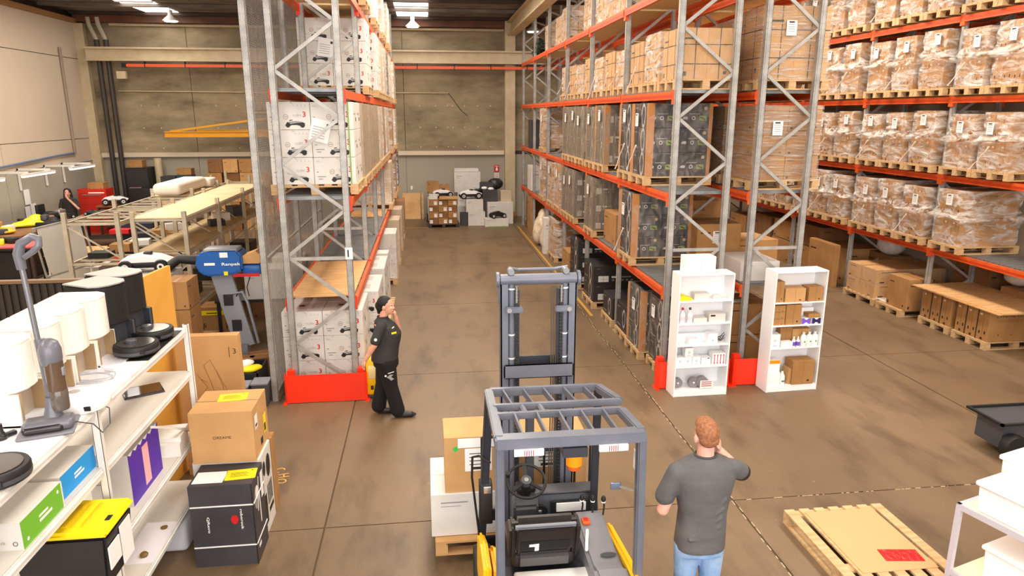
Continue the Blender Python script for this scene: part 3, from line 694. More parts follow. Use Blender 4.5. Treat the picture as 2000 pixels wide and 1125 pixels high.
# ---- ground level under rack C
for k,(y0,lab) in enumerate(((10.33,'pallet of brown strapped cartons under the plywood sheets, nearer one'),(11.22,'pallet of brown strapped cartons under the plywood sheets, by the rack upright'))):
    pallet(['pallet under the nearer cartons below the plywood sheets','pallet under the cartons by the rack upright below the plywood'][k],9.43,y0-.02,0,1.2,.8,'ground level pallets by the right wall rack')
    t=load('lymow',lab,9.46,y0,.14,1.14,.76,.555,1,3,1,'ground level cartons by the right wall rack',seed=k+3,lab=None,jit=.003)
    for q in (-.13,.13): ins('strap',t,INK,(-.576,.3,q-.008,q+.008,.555,.561),(-.578,-.572,q-.008,q+.008,0,.555))
for k in range(2): tag(MB().box(-.65,.65,-1.15,.95,0,.018,PLY).build('plywood_sheet',None,(10.0,11.2,.70+.019*k),(0,0,(.0,.05)[k])),['lower plywood sheet lying across two stacks of brown cartons','upper plywood sheet lying slightly askew across two carton stacks'][k],'board','plywood sheets on the cartons')
pallet('empty ended pallet under the tall brown carton beside the wall rack',9.3,12.35,0,1.15,.78,'ground level pallets by the right wall rack')
carton('kraft',.5,.62,.64,'tall brown carton on a pallet beside the wall rack upright',(9.62,12.6,.14),0,'ground level cartons by the right wall rack')
pallet('pallet under the wide shrink wrapped brown box by the wall rack',9.3,13.22,0,1.7,1.1,'ground level pallets by the right wall rack')
t=load('kraftl','low wide shrink wrapped tan box stack with a small blue mark',9.35,13.3,.14,1.6,1.0,.62,1,1,2,'ground level cartons by the right wall rack',FILMV,seed=4,lab=None); ins('blue_mark',t,mat('blue_print',(40,90,150),.5),(-.5,-.42,-.53,-.515,.42,.54))
tag(ins('film_sheet',None,mat('film_white',(244,236,224),.3),(-.35,.35,-.1,.3,0,.012)),'crumpled white film lying at the foot of the wrapped tan boxes','film')
bpy.data.objects['film_sheet'].location=(9.75,13.0,.145)
carton('kraft',.14,1.1,1.0,'thin brown panel carton leaning at the wall rack upright',(9.4,15.4,0),0,'ground level cartons by the right wall rack')
for k,(x,y,z,lx,ly,h,kd) in enumerate(((9.8,15.6,0,.9,1.0,.85,'kraft'),(9.8,16.75,0,.9,1.0,.6,'kraft'),(9.8,16.75,.62,.9,1.0,.55,'kraftd'),(9.7,18.0,0,.9,1.1,.6,'kraft'),(9.7,18.0,.62,.9,1.0,.5,'kraft'),(9.7,19.25,0,.9,1.0,1.1,'kraftd'),(9.7,20.8,0,.9,1.1,.9,'kraft'))):
    carton(kd,lx,ly,h,'brown floor carton under the right wall rack, %s beyond the tan boxes'%ORD[k],(x+.45,y,z+.0),0,'floor cartons beyond the wrapped tan boxes')
# dark clutter behind the ground level stacks
for k,(x,y,z,lx,ly,h,kd) in enumerate(((10.85,12.2,0,.5,.9,1.15,'kraftd'),(10.8,11.0,0,.5,.8,.85,'kraft'),(10.85,9.9,0,.5,.9,.9,'kraft'))):
    carton(kd,lx,ly,h,['dark brown carton against the right wall behind the tall carton','brown carton against the right wall behind the plywood sheets','brown carton against the right wall under the near shelf'][k],(x,y,z),0,'cartons against the right wall')
BAG1=tag(blob('plastic_bag',[('ell',(0,0,.2),(.3,.34,.26)),('ell',(.05,.15,.4),(.18,.2,.16)),('cap',(0,0,.3),(.0,-.1,.45),.07,.03)],mat('bag_white',(226,220,214),.35,bump=.8,scale=12),.03,1),'crumpled white plastic bag on a carton by the right wall','bag')
tag(blob('plastic_bag',[('ell',(0,0,.12),(.3,.35,.14)),('ell',(.05,-.2,.2),(.2,.2,.1))],mat('bag_black',(40,38,40),.3,bump=.8,scale=12),.03,1),'black plastic bag behind the plywood topped cartons','bag').location=(10.85,10.5,.9)
tag(blob('plastic_bag',[('ell',(0,0,.14),(.22,.28,.15)),('ell',(.0,.2,.2),(.12,.14,.12))],M('bag_white'),.03,1),'white plastic bag beside the black bag under the near shelf','bag').location=(10.85,11.35,.86)
carton('kraftd',.5,.9,.82,'dark carton carrying a crumpled white bag near the wall',(10.55,13.0-.0,.78),0,'cartons against the right wall').location=(10.62,14.75,0)
BAG1.location=(10.62,14.7,.83)
# ---- rack B1 black cartons
def B1():
    rows=[ # level, y0, kind, height, label words
     (1,10.54,'black',1.1,'posts'),(1,11.35,'black',1.1,'posts'),(1,13.15,'blackb',1.1,'v'),(1,14.05,'blackb',1.08,'v'),(1,14.87,'blackb',1.1,'v'),(1,15.7,'blackb',1.1,'v'),(1,16.5,'blackb',1.1,'v'),(1,20.0,'kraft',1.1,'h'),
     (0,11.12,'black',1.06,'posts'),(0,13.9,'blackb',1.06,'v'),(0,15.72,'blackb',1.06,'v'),(0,16.56,'blackb',1.06,'v'),(0,17.6,'kraft',1.1,'h'),(0,18.6,'kraft',1.05,'h'),(0,19.7,'kraft',1.1,'h')]
    cnt=[0,0,0,0]
    for li,y0,kind,h,st in rows:
        n=ORD[cnt[li]]; cnt[li]+=1; z=LV[li]+.08
        nm={'black':'black cartons with corner posts','blackb':'black cartons under cloudy film','kraft':'brown wrapped cartons'}[kind]
        load(kind,'%s, %s of the middle rack, %s from the near end'%(nm,LN[li+1],n),3.36,y0,z+.14,1.0,.78,h,2 if kind!='kraft' else 1,1,3,'loads on the middle rack',FILMG if kind=='blackb' else FILMV if kind=='black' else FILM,seed=li*5+cnt[li],posts=kind=='black' or y0==13.15,tail=kind=='black')
        pallet('pallet on the %s, middle rack, %s from the near end'%(LN[li+1],n),3.33,y0-.02,z,1.08,.8,'pallets on the middle rack')
    for k in range(10):
        y0=[9.72,10.56,11.4,12.3,13.15,14.0,14.9,15.75,16.6,17.5][k]; z=LV[2]+.08; h=[.68,.72,.66,.62,.66,.62,.68,.6,.64,.66][k]
        load('strapped','strapped tan cartons, third shelf of the middle rack, %s from the near end'%ORD[k],3.5,y0,z+.14,.8,.7,h,1,1,1,'loads on the middle rack',FILM if k%2 else FILMV,seed=k+20,lab=None,tail=k>1,style='plain')
        pallet('pallet, third shelf of the middle rack, %s from the near end'%ORD[k],3.45,y0-.02,z,.9,.78,'pallets on the middle rack',detail=k<3)
    for k,y0 in enumerate((12.3,13.13,13.96,15.0,17.5,18.4,20.1)):
        load('strapped','wrapped tan cartons, top shelf of the middle rack, %s from the near end'%ORD[k],3.5,y0,LV[3]+.08+.0,.8,.8,[.9,1.0,.8,.75,.8,.7,.7][k],1,1,1,'loads on the middle rack',FILM,seed=k+40,lab=None)
B1()
# ---- rack B2
for k in range(6):
    y0=[9.7,10.52,11.34,12.3,13.13,13.95][k]
    load('strapped','tall strapped cartons, third shelf above the right bookcase, %s'%('nearest' if k==0 else ORD[k]+' back'),4.66,y0,LV[2]+.08+.14,1.0,.8,[.98,.92,.9,.85,.9,.8][k],1,1,1,'loads on the rack behind the right bookcase',FILMH if k==0 else FILM,seed=k+60,lab='front' if k==0 else None)
    pallet('pallet under the tall strapped cartons, third shelf, %s'%('nearest' if k==0 else ORD[k]+' back'),4.62,y0-.02,LV[2]+.08,1.08,.8,'pallets behind the right bookcase')
for k in range(7):
    y0=[9.75,10.8,12.3,13.3,14.9,15.9,17.5][k]
    load('kraft','band wrapped cartons, second shelf above the right bookcase, %s'%('nearest' if k==0 else ORD[k]+' back'),4.68,y0,LV[1]+.08+.14,1.02,.84,1.06,2,1,3,'loads on the rack behind the right bookcase',FILMH,seed=k+70,lab='front' if k==0 else None)
    pallet('pallet under the band wrapped cartons, second shelf, %s'%('nearest' if k==0 else ORD[k]+' back'),4.64,y0-.02,LV[1]+.08,1.1,.9,'pallets behind the right bookcase')
for k in range(5):
    y0=[10.6,12.3,13.5,15.0,17.6][k]
    load('strapped','wrapped cartons, top shelf above the right bookcase, %s from the near end'%ORD[k],4.66,y0,LV[3]+.08,1.0,.9,.8,1,1,1,'loads on the rack behind the right bookcase',FILM,seed=k+80,lab=None)
zz=LV[0]+.08
carton('white',.62,.8,.3,'white carton with taped flaps on the first shelf between the bookcases',(4.98,10.2,zz))
for k,(x,y) in enumerate(((-.25,-.38),(.05,-.36),(.2,-.3))): pass
carton('kraft',.75,.7,.72,'large brown carton with a white label behind the white flapped carton',(4.75,11.2,zz)); tag(inst('shipping_label',lab_mesh(),None,(4.72,10.847,zz+.5),(0,0,PI/2)),'white paper label stuck on the large brown carton','label')
carton('kraft',.8,.75,.42,'low brown carton with bulging flaps on the first shelf',(5.42,11.3,zz)).rotation_euler=(0,0,.1)
carton('kraft',.8,.9,.6,'brown carton on the first shelf behind the left bookcase, nearer',(3.95,13.3,zz),0,'first shelf cartons behind the left bookcase')
for k,(y,h) in enumerate(((12.9,.9),(14.2,1.0),(15.4,.9),(16.8,1.0),(18.3,.9))): carton('lymow',.9,.8,h,'brown carton, first shelf behind the right bookcase, %s from the near end'%ORD[k],(5.05,y,zz),0,'first shelf cartons behind the right bookcase')
b=MB(); b.box(-.11,.11,-.2,.2,0,.42,WCARD); f=Face(b,(-.11,-.2,0),(1,0,0),(0,0,1)); f.rect(0,0,.22,.42,mat('purple_print',(74,48,150),.5)); f=Face(b,(-.11,.2,0),(0,-1,0),(0,0,1)); f.rect(0,0,.4,.42,M('purple_print')); tag(b.build('carton',None,(4.38,12.5,zz)),'slim purple and white box on the first shelf behind the left bookcase','box')
# ground level of B
def gl(kind,label,x0,y0,lx,ly,h,nx,nz,wrap=None,posts=False,seed=1,pl=True,lab=None):
    if pl: pallet('pallet under the '+label,x0-.03,y0-.03,0,lx+.06,ly+.06,'floor pallets under the middle rack')
    return load(kind,label,x0,y0,.14 if pl else 0,lx,ly,h,nx,1,nz,'floor loads under the middle rack',wrap,seed=seed,posts=posts,lab=lab)
gl('black','film wrapped black cartons nearest the left bookcase on the floor',3.5,9.72,.9,.7,1.05,2,3,FILMV,False,3,lab='left')
gl('black','black cartons with brown corner posts, second back from the bookcase',3.4,10.58,1.0,.74,1.02,2,3,FILMV,True,4,lab='left')
gl('black','single black carton tier on the floor beside the rack upright',3.42,11.42,.95,.72,.5,1,1,None,False,5)
gl('blackb','low black cartons just past the second rack upright',3.42,12.4,.95,.72,.42,1,1,None,False,6)
gl('blackb','two tiers of open black cartons under the middle rack',3.36,13.72,1.0,.9,.76,1,2,None,False,7)
gl('blackb','tall black cartons on the floor by the third rack upright',3.4,15.4,1.0,.9,1.0,1,3,None,False,8)
gl('kraft','small brown cartons on the floor of the middle rack',3.4,16.9,.9,.8,.5,2,2,None,False,9)
gl('kraft','brown block under crumpled film far along the middle rack',3.42,18.4,1.0,1.1,1.0,1,2,FILM,False,10)
carton('white',.7,.3,1.05,'upright white carton far along the middle rack floor',(3.65,19.75,0))
for k,(x,y,h) in enumerate(((3.6,20.45,.9),(3.5,21.2,1.1),(3.65,21.95,.8))):
    tag(blob('wrapped_bundle',[('ell',(0,0,h*.4),(.28,.34,h*.42)),('ell',(.1,.1,h*.75),(.22,.22,h*.25)),('ell',(-.1,-.15,h*.3),(.22,.22,h*.3))],mat('loose_film',(226,210,188),.3,0,(176,148,112),5,bump=1.,) ,.04,1),'loose heap of crumpled film and card at the far rack end, %s'%ORD[k],'film','film heaps at the far rack end').location=(x,y,0.02)
carton('kraft',.08,.9,1.3,'flat brown carton leaning upright at the far end of the middle rack',(3.45,23.3,0)); carton('kraftd',.5,.7,1.1,'dark brown carton at the far end of the middle rack floor',(3.75,24.3,0))
tag(blob('crumpled_paper',[('ell',(0,0,.14),(.28,.2,.15)),('ell',(.2,.05,.2),(.16,.14,.14)),('ell',(-.18,.02,.1),(.14,.14,.1))],mat('paper_kraft',(196,140,84),.7,bump=.8,scale=9),.03,1),'crumpled brown paper lying beside the back wall column','paper').location=(3.0,26.3,0)
for k,(x,z,h) in enumerate(((4.95,0,.55),(4.95,.56,.5),(5.1,0,.0))):
    if h: carton('kraft',.72,.7,h,['lower brown carton on the floor between the two bookcases','upper brown carton with a paper on top between the bookcases'][k],(x,10.35,z),0,'floor cartons between the bookcases')
tag(ins('paper_sheet',None,WHITE,(-.12,.12,-.08,.08,0,.003)),'white papers lying on the brown carton between the bookcases','paper').location=(4.85,10.2,1.063)
# far shelf odds
for k,(x,y,li,lx,h,kd) in enumerate(((3.8,23.2,1,.8,.9,'grey'),(3.8,24.3,1,.5,.6,'kraft'),(3.8,23.3,0,.8,.8,'white'),(3.9,24.4,0,.6,.5,'white'))):
    carton(kd,lx,.8,h,['dark wrapped carton on the second shelf at the far rack end','small brown carton on the second shelf at the far rack end','pale carton on the first shelf at the far rack end','last pale carton on the first shelf at the far rack end'][k],(x,y,LV[li]+.08),0,'odds at the far rack end')
t=thing('tangled_cable','dark green tangle of cable on the far top shelf','cable',(3.75,22.6,LV[3]+.08))
b=MB(); R=random.Random(3)
for q in range(14):
    pts=[(R.uniform(-.35,.35),R.uniform(-.6,.6),R.uniform(.02,.5)) for _ in range(6)]; b.tube(pts,.03,mat('cable_green',(30,46,34),.5),5)
b.build('cable',t)['kind']='stuff'
# ---- rack A
def A():
    cn=[0,0,0,0]; ORDS=['first','first','second','third','fourth','fifth','sixth','seventh','eighth','ninth']
    def lub(lab,y0,z,h,nz,sd,pal=True,wrap=None,g='white cartons printed LUBA 3 on the number 1 rack'):
        if pal: pallet('pallet under the '+lab,-2.12,y0-.02,z,1.17,1.1,'pallets on the number 1 rack',along='y')
        return load('luba',lab,-2.1,y0,z+(.14 if pal else 0),1.13,1.04,h,2,2,nz,g,wrap,seed=sd,lab=None)
    lub('white LUBA 3 cartons on the floor behind the orange guard',9.75,0,1.1,3,1)
    t=lub('white LUBA 3 cartons on the second shelf, strapped in green',9.9,LV[1]+.08,1.1,3,2)
    for x in (-.46,.5): ins('strap',t,mat('green_strap',(126,170,84),.4),(x-.008,x+.008,-.528,-.522,0,1.105))
    b=MB().box(-.13,.13,-.003,0,-.15,.15,WHITE); f=Face(b,(-.13,-.003,-.15),(1,0,0),(0,0,1))
    for q in range(5): f.rect(.03,.05+q*.035,.2,.058+q*.035,WGREY)
    f.rect(.2,.22,.24,.26,INK); o=b.build('shipping_label',t,(.12,-.54,.72),(0,.25,0))
    t=lub('white LUBA 3 cartons on the third shelf, one bay back',12.7,LV[2]+.08,1.1,3,3)
    o=b.build('shipping_label',t,(-.1,-.54,.62),(0,.15,0))
    for k,(li,y0,wr,kd) in enumerate(((1,11.05,FILMG,'tan'),(1,12.3,FILMG,'tan'),(1,13.5,FILMG,'tan'),(1,14.9,FILM,'tan'),(1,16.1,FILM,'kraft'),(1,17.5,FILM,'tan'),(1,20.3,FILM,'kraft'),(1,22.8,FILM,'tan'),(2,14.9,FILMV,'luba'),(2,16.1,FILM,'tan'),(2,17.5,FILM,'tan'),(2,18.7,FILM,'grey'),(2,20.2,FILM,'tan'),(2,22.8,FILM,'tan'),(3,12.4,FILM,'tan'),(3,15.0,FILM,'luba'),(3,17.6,FILM,'tan'),(3,20.2,FILM,'tan'),(0,19.2,FILM,'tan'),(0,21.4,FILM,'kraft'),(0,23.4,FILM,'grey'))):
        cn[li]+=1; load(kd,'%s, %s of the number 1 rack, %s from the woman'%({'tan':'tall pale cartons under film','kraft':'brown cartons under shiny film','luba':'white printed cartons under film','grey':'dark cartons under film'}[kd],LN[li+1],ORDS[cn[li]]),-2.08,y0,LV[li]+.08+.14,1.13,1.12,1.1 if li!=3 else 1.0,2,2,2 if kd!='luba' else 3,'loads on the number 1 rack',wr,seed=k+90,lab=None)
        pallet('pallet on the %s of the number 1 rack, %s from the woman'%(LN[li+1],ORDS[cn[li]]),-2.12,y0-.02,LV[li]+.08,1.2,1.15,'pallets on the number 1 rack',detail=k<3)
    # floor level along the aisle
    for k,(y0,h,nz,kd) in enumerate(((11.1,1.08,3,'luba'),(12.6,1.08,3,'luba'),(16.9,1.08,3,'white'),(18.6,1.08,2,'tan'),(20.6,1.1,2,'tan'),(22.8,1.1,2,'kraft'))):
        load(kd,'floor cartons, aisle side of the number 1 rack, %s back from the woman'%ORD[k],-2.0 if k<2 else -1.95,y0,.14,1.18,1.2 if k<2 else .9,h,2,2,nz,'floor loads of the number 1 rack',FILMV if k>1 else None,seed=k+30,lab=None)
        pallet('floor pallet, aisle side of the number 1 rack, %s back from the woman'%ORD[k],-2.02,y0-.02,0,1.25,1.2 if k<2 else .94,'floor pallets of the number 1 rack',detail=k<3,along='y')
    for k in range(3):
        b=MB(); b.box(-.3,.3,-.2,.2,0,.36,WCARD)
        f=Face(b,(-.3,-.2,0),(1,0,0),(0,0,1)); f.ring(.42,.24,.045,.015,BLACK); f.rect(.36,.07,.46,.14,BLACK)
        tag(b.build('carton',None,(-1.12,14.1+.0*k,.14+.37*k)),['lowest','middle','uppermost'][k]+' small white carton of the stack jutting into the aisle','box','white cartons jutting into the aisle')
    pallet('pallet under the small white cartons jutting into the aisle',-1.7,13.85,0,.95,.8,'floor pallets of the number 1 rack')
A()
# ---------------------------------------------------------------- bookcases
def bookcase(label,x,y,rz,shelves):
    t=thing('bookcase',label,'bookcase',(x,y,0),rz,'white bookcases'); W,D,H=.8,.3,1.8
    ins('side_panel',t,WMEL,(0,.016,0,D,0,H)); ins('side_panel',t,WMEL,(W-.016,W,0,D,0,H)); ins('top_panel',t,WMEL,(.016,W-.016,0,D,H-.016,H)); ins('back_panel',t,WMEL,(.016,W-.016,D-.005,D,.06,H-.016))
    ins('plinth',t,WMEL,(.016,W-.016,.01,.026,0,.08)); ins('shelf',t,WMEL,(.016,W-.016,.012,D-.005,.08,.096))
    for z in shelves: ins('shelf',t,WMEL,(.016,W-.016,.012,D-.005,z-.008,z+.008))
    return t
S1=[.44,.76,1.08,1.41]; BX1,BY1=3.42,8.98
bookcase('white bookcase on the left, with a white box standing on top',BX1,BY1,.02,S1)
S2=[.66,1.0,1.34]; BX2,BY2=4.82,8.98
bookcase('white bookcase on the right, holding brown cartons',BX2,BY2,.05,S2)
def item(mb,name,label,cat,x,y,z,rz=0,group=None,**k): 
    o=mb.build(name,None,(x,y,z),(0,0,rz),**k); return tag(o,label,cat,group)
def sbox(name,label,cat,x,y,z,lx,ly,h,m,group=None,rz=0,pr=None):
    b=MB().box(-lx/2,lx/2,-ly/2,ly/2,0,h,m)
    if pr: pr(Face(b,(-lx/2,-ly/2,0),(1,0,0),(0,0,1)),lx,h)
    return item(b,name,label,cat,x,y,z,rz,group,bevel=0)
def smallk(f,W,H): f.line(W/2,0,W/2,H,.002,DKSEAM); f.rect(.7*W,.12*H,.8*W,.2*H,INK)
sbox('carton','plain white box standing on top of the left bookcase','box',BX1+.3,BY1+.15,1.8,.42,.24,.24,WMEL,None,.02,lambda f,W,H:f.line(W/2,0,W/2,H,.003,SEAM))
# left case contents
o=item(MB().prism([(-.09,0),(.1,0),(.09,.03),(-.02,.07),(-.09,.06)],-.06,.06,YLAB,lambda x,y,z:(x,z,y)),'yellow_bag','folded yellow bag on the upper shelf of the left bookcase','bag',BX1+.12,BY1+.12,S1[3]+.009)
sbox('carton','flat white box on the upper shelf of the left bookcase','box',BX1+.36,BY1+.14,S1[3]+.009,.22,.14,.09,WCARD)
item(blob('x',[('ell',(0,0,.03),(.07,.05,.03)),('ell',(.06,.0,.02),(.05,.04,.02))],mat('clear_bag',(226,214,206),.3),.01,1) and MB().lathe([(.001,0),(.07,.0),(.075,.03),(.05,.055),(.001,.06)],(0,0,0),M('clear_bag'),10,sy=.7),'plastic_pouch','clear pouch at the end of the upper shelf in the left bookcase','bag',BX1+.6,BY1+.14,S1[3]+.009)
bpy.data.objects.remove(bpy.data.objects['x'])
for k,(dx,cm) in enumerate(((.1,RED),(.21,DGREY))):
    t=thing('spray_bottle',['white bottle with a red cap in the left bookcase','white bottle with a dark cap in the left bookcase'][k],'bottle',(BX1+dx,BY1+.1,S1[2]+.009),0,'capped bottles in the left bookcase')
    MB().lathe([(.038,0),(.04,.02),(.04,.12),(.014,.17),(.013,.185)],(0,0,0),WHITE,16).build('bottle_body',t,smooth=True); MB().lathe([(.017,0),(.017,.03)],(0,0,.185),cm,12).build('cap',t); MB().lathe([(.0405,0),(.0405,.06)],(0,0,.03),mat('pale_label2',(226,214,220),.5),16).build('bottle_label',t)
sbox('carton','white box with a black mark on the second shelf, left bookcase','box',BX1+.6,BY1+.14,S1[2]+.009,.24,.16,.12,WCARD,None,0,lambda f,W,H:f.rect(.02,.7*H,.09,.9*H,BLACK))
sbox('tray','long pale tray on the second shelf of the left bookcase','tray',BX1+.36,BY1+.15,S1[2]+.009,.2,.14,.06,mat('tray_pale',(222,212,206),.4))
sbox('carton','small white box on the middle shelf of the left bookcase','box',BX1+.28,BY1+.13,S1[1]+.009,.14,.12,.08,WMEL)
sbox('carton','long white carton behind the small box, middle shelf of the left bookcase','box',BX1+.3,BY1+.23,S1[1]+.009,.45,.06,.12,WMEL)
sbox('carton','white cube with a dot, middle shelf of the left bookcase','box',BX1+.56,BY1+.13,S1[1]+.009,.14,.13,.15,WMEL,None,0,lambda f,W,H:f.disc(W*.5,H*.3,.008,DGREY,8))
b=MB(); R=random.Random(5)
for q in range(9): b.tube([(0,0,.02),(R.uniform(-.05,.05),R.uniform(-.03,.03),R.uniform(.03,.09)),(R.uniform(-.08,.08),R.uniform(-.04,.04),R.uniform(.05,.14))],.006,DGREY,5)
item(b,'cable_bundle','dark bundle of short cables in the left bookcase','cable',BX1+.69,BY1+.13,S1[1]+.009)
def dotbox(f,W,H): f.ring(W/2,H*.52,.018,.005,DGREY,4); f.rect(W*.3,H*.12,W*.7,H*.16,WGREY)
for k,(dx,dz) in enumerate(((.09,0),(.21,0),(.335,0),(.22,.135))): sbox('carton','small white box with a square mark, %s'%['left of the bottom three','middle of the bottom three','right of the bottom three','topmost of the four'][k],'box',BX1+dx,BY1+.12,S1[0]+.009+dz,.118,.12,.13,WMEL,'square marked boxes in the left bookcase',0,dotbox)
sbox('carton','low white box beside the square marked boxes','box',BX1+.49,BY1+.15,S1[0]+.009,.14,.12,.1,WMEL,None,0,lambda f,W,H:f.rect(.09,.85*H,.12,.98*H,INK))
def bones(f,W,H):
    for q in range(4): x=W*(.14+.24*q); f.line(x,.15*H,x,.85*H,.01,RED); f.disc(x,.15*H,.011,RED,8); f.disc(x,.85*H,.011,RED,8)
sbox('carton','white box printed with four red bones in the left bookcase','box',BX1+.67,BY1+.13,S1[0]+.009,.19,.15,.17,WMEL,None,0,bones)
for k,(dx,dy,r) in enumerate(((.33,.12,.075),(.45,.1,.085),(.1,.14,.07))):
    t=thing('cable_reel','grey coiled reel in a clear bag on the bottom shelf, %s'%['middle one','rightmost one','leftmost one'][k],'reel',(BX1+dx,BY1+dy,.1+r),0,'grey reels on the bottom shelf')
    MB().lathe([(r*.3,-.03),(r,-.035),(r,.035),(r*.3,.03)],(0,0,0),mat('reel_grey',(140,134,140),.4),18,'y').build('coil',t,smooth=True); MB().lathe([(.014,-.037),(.014,.037)],(0,0,0),WHITE,10,'y').build('hub',t)
t=blob('plastic_pouch',[('ell',(0,0,.05),(.16,.09,.055)),('ell',(.1,.0,.04),(.1,.08,.045))],mat('pouch_grey',(150,146,156),.3,bump=.6,scale=20),.012,1); t.location=(BX1+.42,BY1+.17,.1); tag(t,'crumpled grey plastic pouch under the coiled reels','bag')
b=MB().box(-.1,.1,-.003,0,-.06,.06,WHITE); f=Face(b,(-.1,-.003,-.06),(1,0,0),(0,0,1)); [f.rect(.02,.03+.03*q,.17,.045+.03*q,mat('red_bar',(196,120,120),.6)) for q in range(3)]
item(b,'paper_note','white printed note in front of the reels on the bottom shelf','paper',BX1+.5,BY1+.03,.165)
# right case contents
def kb(label,dx,z,lx,ly,h,m=KRAFT,dy=.14,rz=0): return sbox('carton',label,'box',BX2+dx,BY2+dy,z,lx,ly,h,m,'cartons in the right bookcase',rz,smallk)
kb('tall narrow brown carton on the upper shelf of the right bookcase',.1,S2[2]+.009,.13,.16,.3)
kb('wide brown carton in the middle of the upper shelf, right bookcase',.33,S2[2]+.009,.3,.2,.2,KRAFTL); kb('brown carton at the end of the upper shelf, right bookcase',.64,S2[2]+.009,.23,.18,.21,KRAFT,.15,.1)
for k in range(3): kb('flat brown carton, %s of three stacked on the second shelf'%['lowest','middle','topmost'][k],.12,S2[1]+.009+k*.098,.19,.16,.094)
kb('tall brown carton beside the three flat ones, second shelf',.34,S2[1]+.009,.23,.17,.3); 
kb('small brown box above the purple packs, right bookcase',.67,S2[1]+.009+.09,.17,.14,.055,KRAFT,.15)
for k in range(2):
    def pp(f,W,H): f.rect(0,0,W,H,[mat('purple_pack',(120,84,200),.5),mat('navy_pack',(40,30,84),.5)][k]); f.poly([(W*.25,H),(W*.75,H),(W*.6,H*.75),(W*.4,H*.75)],WHITE); f.poly([(W*.25,0),(W*.75,0),(W*.6,H*.25),(W*.4,H*.25)],WHITE)
    sbox('pack',['light purple and white pack on the second shelf, right bookcase','navy and white pack on the second shelf, right bookcase'][k],'box',BX2+.55+.155*k,BY2+.12,S2[1]+.009,.13,.1,.085,WHITE,'purple packs in the right bookcase',0,pp)
sbox('carton','flat white box standing behind the purple packs','box',BX2+.62,BY2+.25,S2[1]+.009,.24,.04,.2,WMEL)
kb('brown carton at the back of the middle shelf, left one',.31,S2[0]+.009,.18,.12,.27,KRAFT,.22); kb('brown carton at the back of the middle shelf, right one',.55,S2[0]+.009,.28,.12,.24,KRAFTL,.22)
sbox('carton','white box with a grey square, middle shelf of the right bookcase','box',BX2+.1,BY2+.13,S2[0]+.009,.15,.14,.2,WMEL,None,0,dotbox)
sbox('carton','long low white box on the middle shelf of the right bookcase','box',BX2+.27,BY2+.07,S2[0]+.009,.16,.1,.09,WMEL)
for k,dx in enumerate((.385,.45)):
    t=thing('small_bottle',['small white bottle with a purple label, nearer the boxes','small white bottle with a purple label, nearer the jugs'][k],'bottle',(BX2+dx,BY2+.06,S2[0]+.009),0,'purple labelled bottles')
    MB().lathe([(.026,0),(.027,.1),(.012,.12),(.01,.16)],(0,0,0),WHITE,14).build('bottle_body',t,smooth=True); MB().lathe([(.0278,0),(.0278,.06)],(0,0,.025),M('purple_pack'),14).build('bottle_label',t)
for k,dx in enumerate((.54,.635,.725)):
    t=thing('jug','white cleaner jug on the middle shelf, %s of three'%['first','second','third'][k],'bottle',(BX2+dx,BY2+.08+.01*k,S2[0]+.009),0,'white jugs in the right bookcase')
    MB().lathe([(.044,0),(.046,.02),(.046,.13),(.03,.17),(.016,.18),(.016,.19)],(0,0,0),WHITE,16).build('jug_body',t,smooth=True); MB().lathe([(.019,0),(.019,.025)],(0,0,.19),WPL,12).build('cap',t); MB().tube([(.03,0,.165),(.058,0,.15),(.056,0,.09),(.044,0,.07)],.007,WHITE,6).build('handle',t); ins('bottle_label',t,mat('green_dot',(60,150,90),.5),(-.01,.01,-.0475,-.044,.07,.09))
kb('large brown carton on the bottom shelf of the right bookcase',.56,.096,.34,.22,.36,KRAFT,.14,.04); kb('brown carton flap leaning beside the large bottom carton',.36,.096,.04,.16,.24,KRAFTL,.13,.1)
sbox('carton','tall white carton with an orange top strip, bottom shelf','box',BX2+.13,BY2+.17,.096,.2,.14,.36,WMEL,None,0,lambda f,W,H:f.rect(0,.86*H,W,H,ORP))
sbox('carton','white carton in front of the orange topped one, bottom shelf','box',BX2+.12,BY2+.06,.096,.18,.07,.2,WMEL)
t=thing('small_bottle','white and teal bottle on the bottom shelf of the right bookcase','bottle',(BX2+.275,BY2+.09,.097)); MB().lathe([(.04,0),(.042,.12),(.02,.16),(.018,.19)],(0,0,0),WHITE,14).build('bottle_body',t,smooth=True); ins('bottle_label',t,mat('teal_print',(20,120,130),.5),(-.02,.02,-.043,-.036,.04,.06))
# ---------------------------------------------------------------- foreground shelving unit (left)
FX1,FX0=-2.28,-2.95; FL=[.42,.94,1.57,2.0]; FYs=[6.6,4.72,2.84,.96]
t=thing('shelving_unit','white metal shelving unit with four levels in the left foreground','shelving',(0,0,0)); SH=t
for y in FYs:
    for x in (FX1-.02,FX0+.02):
        MB().box(x-.025,x+.025,y-.02,y-.017,0,2.03,WPL).box(x-.025,x-.022,y-.02,y+.02,0,2.03,WPL).box(x+.022,x+.025,y-.02,y+.02,0,2.03,WPL).build('post',t)
for i in range(3):
    for z in FL:
        ya,yb=FYs[i+1]+.03,FYs[i]-.03
        for x,s in ((FX1,1),(FX0,-1)): MB().box(x-.018*s-.004,x-.018*s+.004,ya,yb,z-.07,z-.003,WPL).box(x-.03*s-.012,x-.03*s+.012,ya,yb,z-.072,z-.064,WPL).box(x-.012*s-.006,x-.012*s+.006,ya,yb,z-.035,z-.025,WPL).build('shelf_beam',t)
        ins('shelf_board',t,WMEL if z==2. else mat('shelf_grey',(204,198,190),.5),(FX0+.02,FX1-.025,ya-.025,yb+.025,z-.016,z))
MB().bar((FX1-.03,5.6,1.45),(FX1-.03,6.55,.98),.02,.02,WPL).build('brace',t)
ZT=2.0
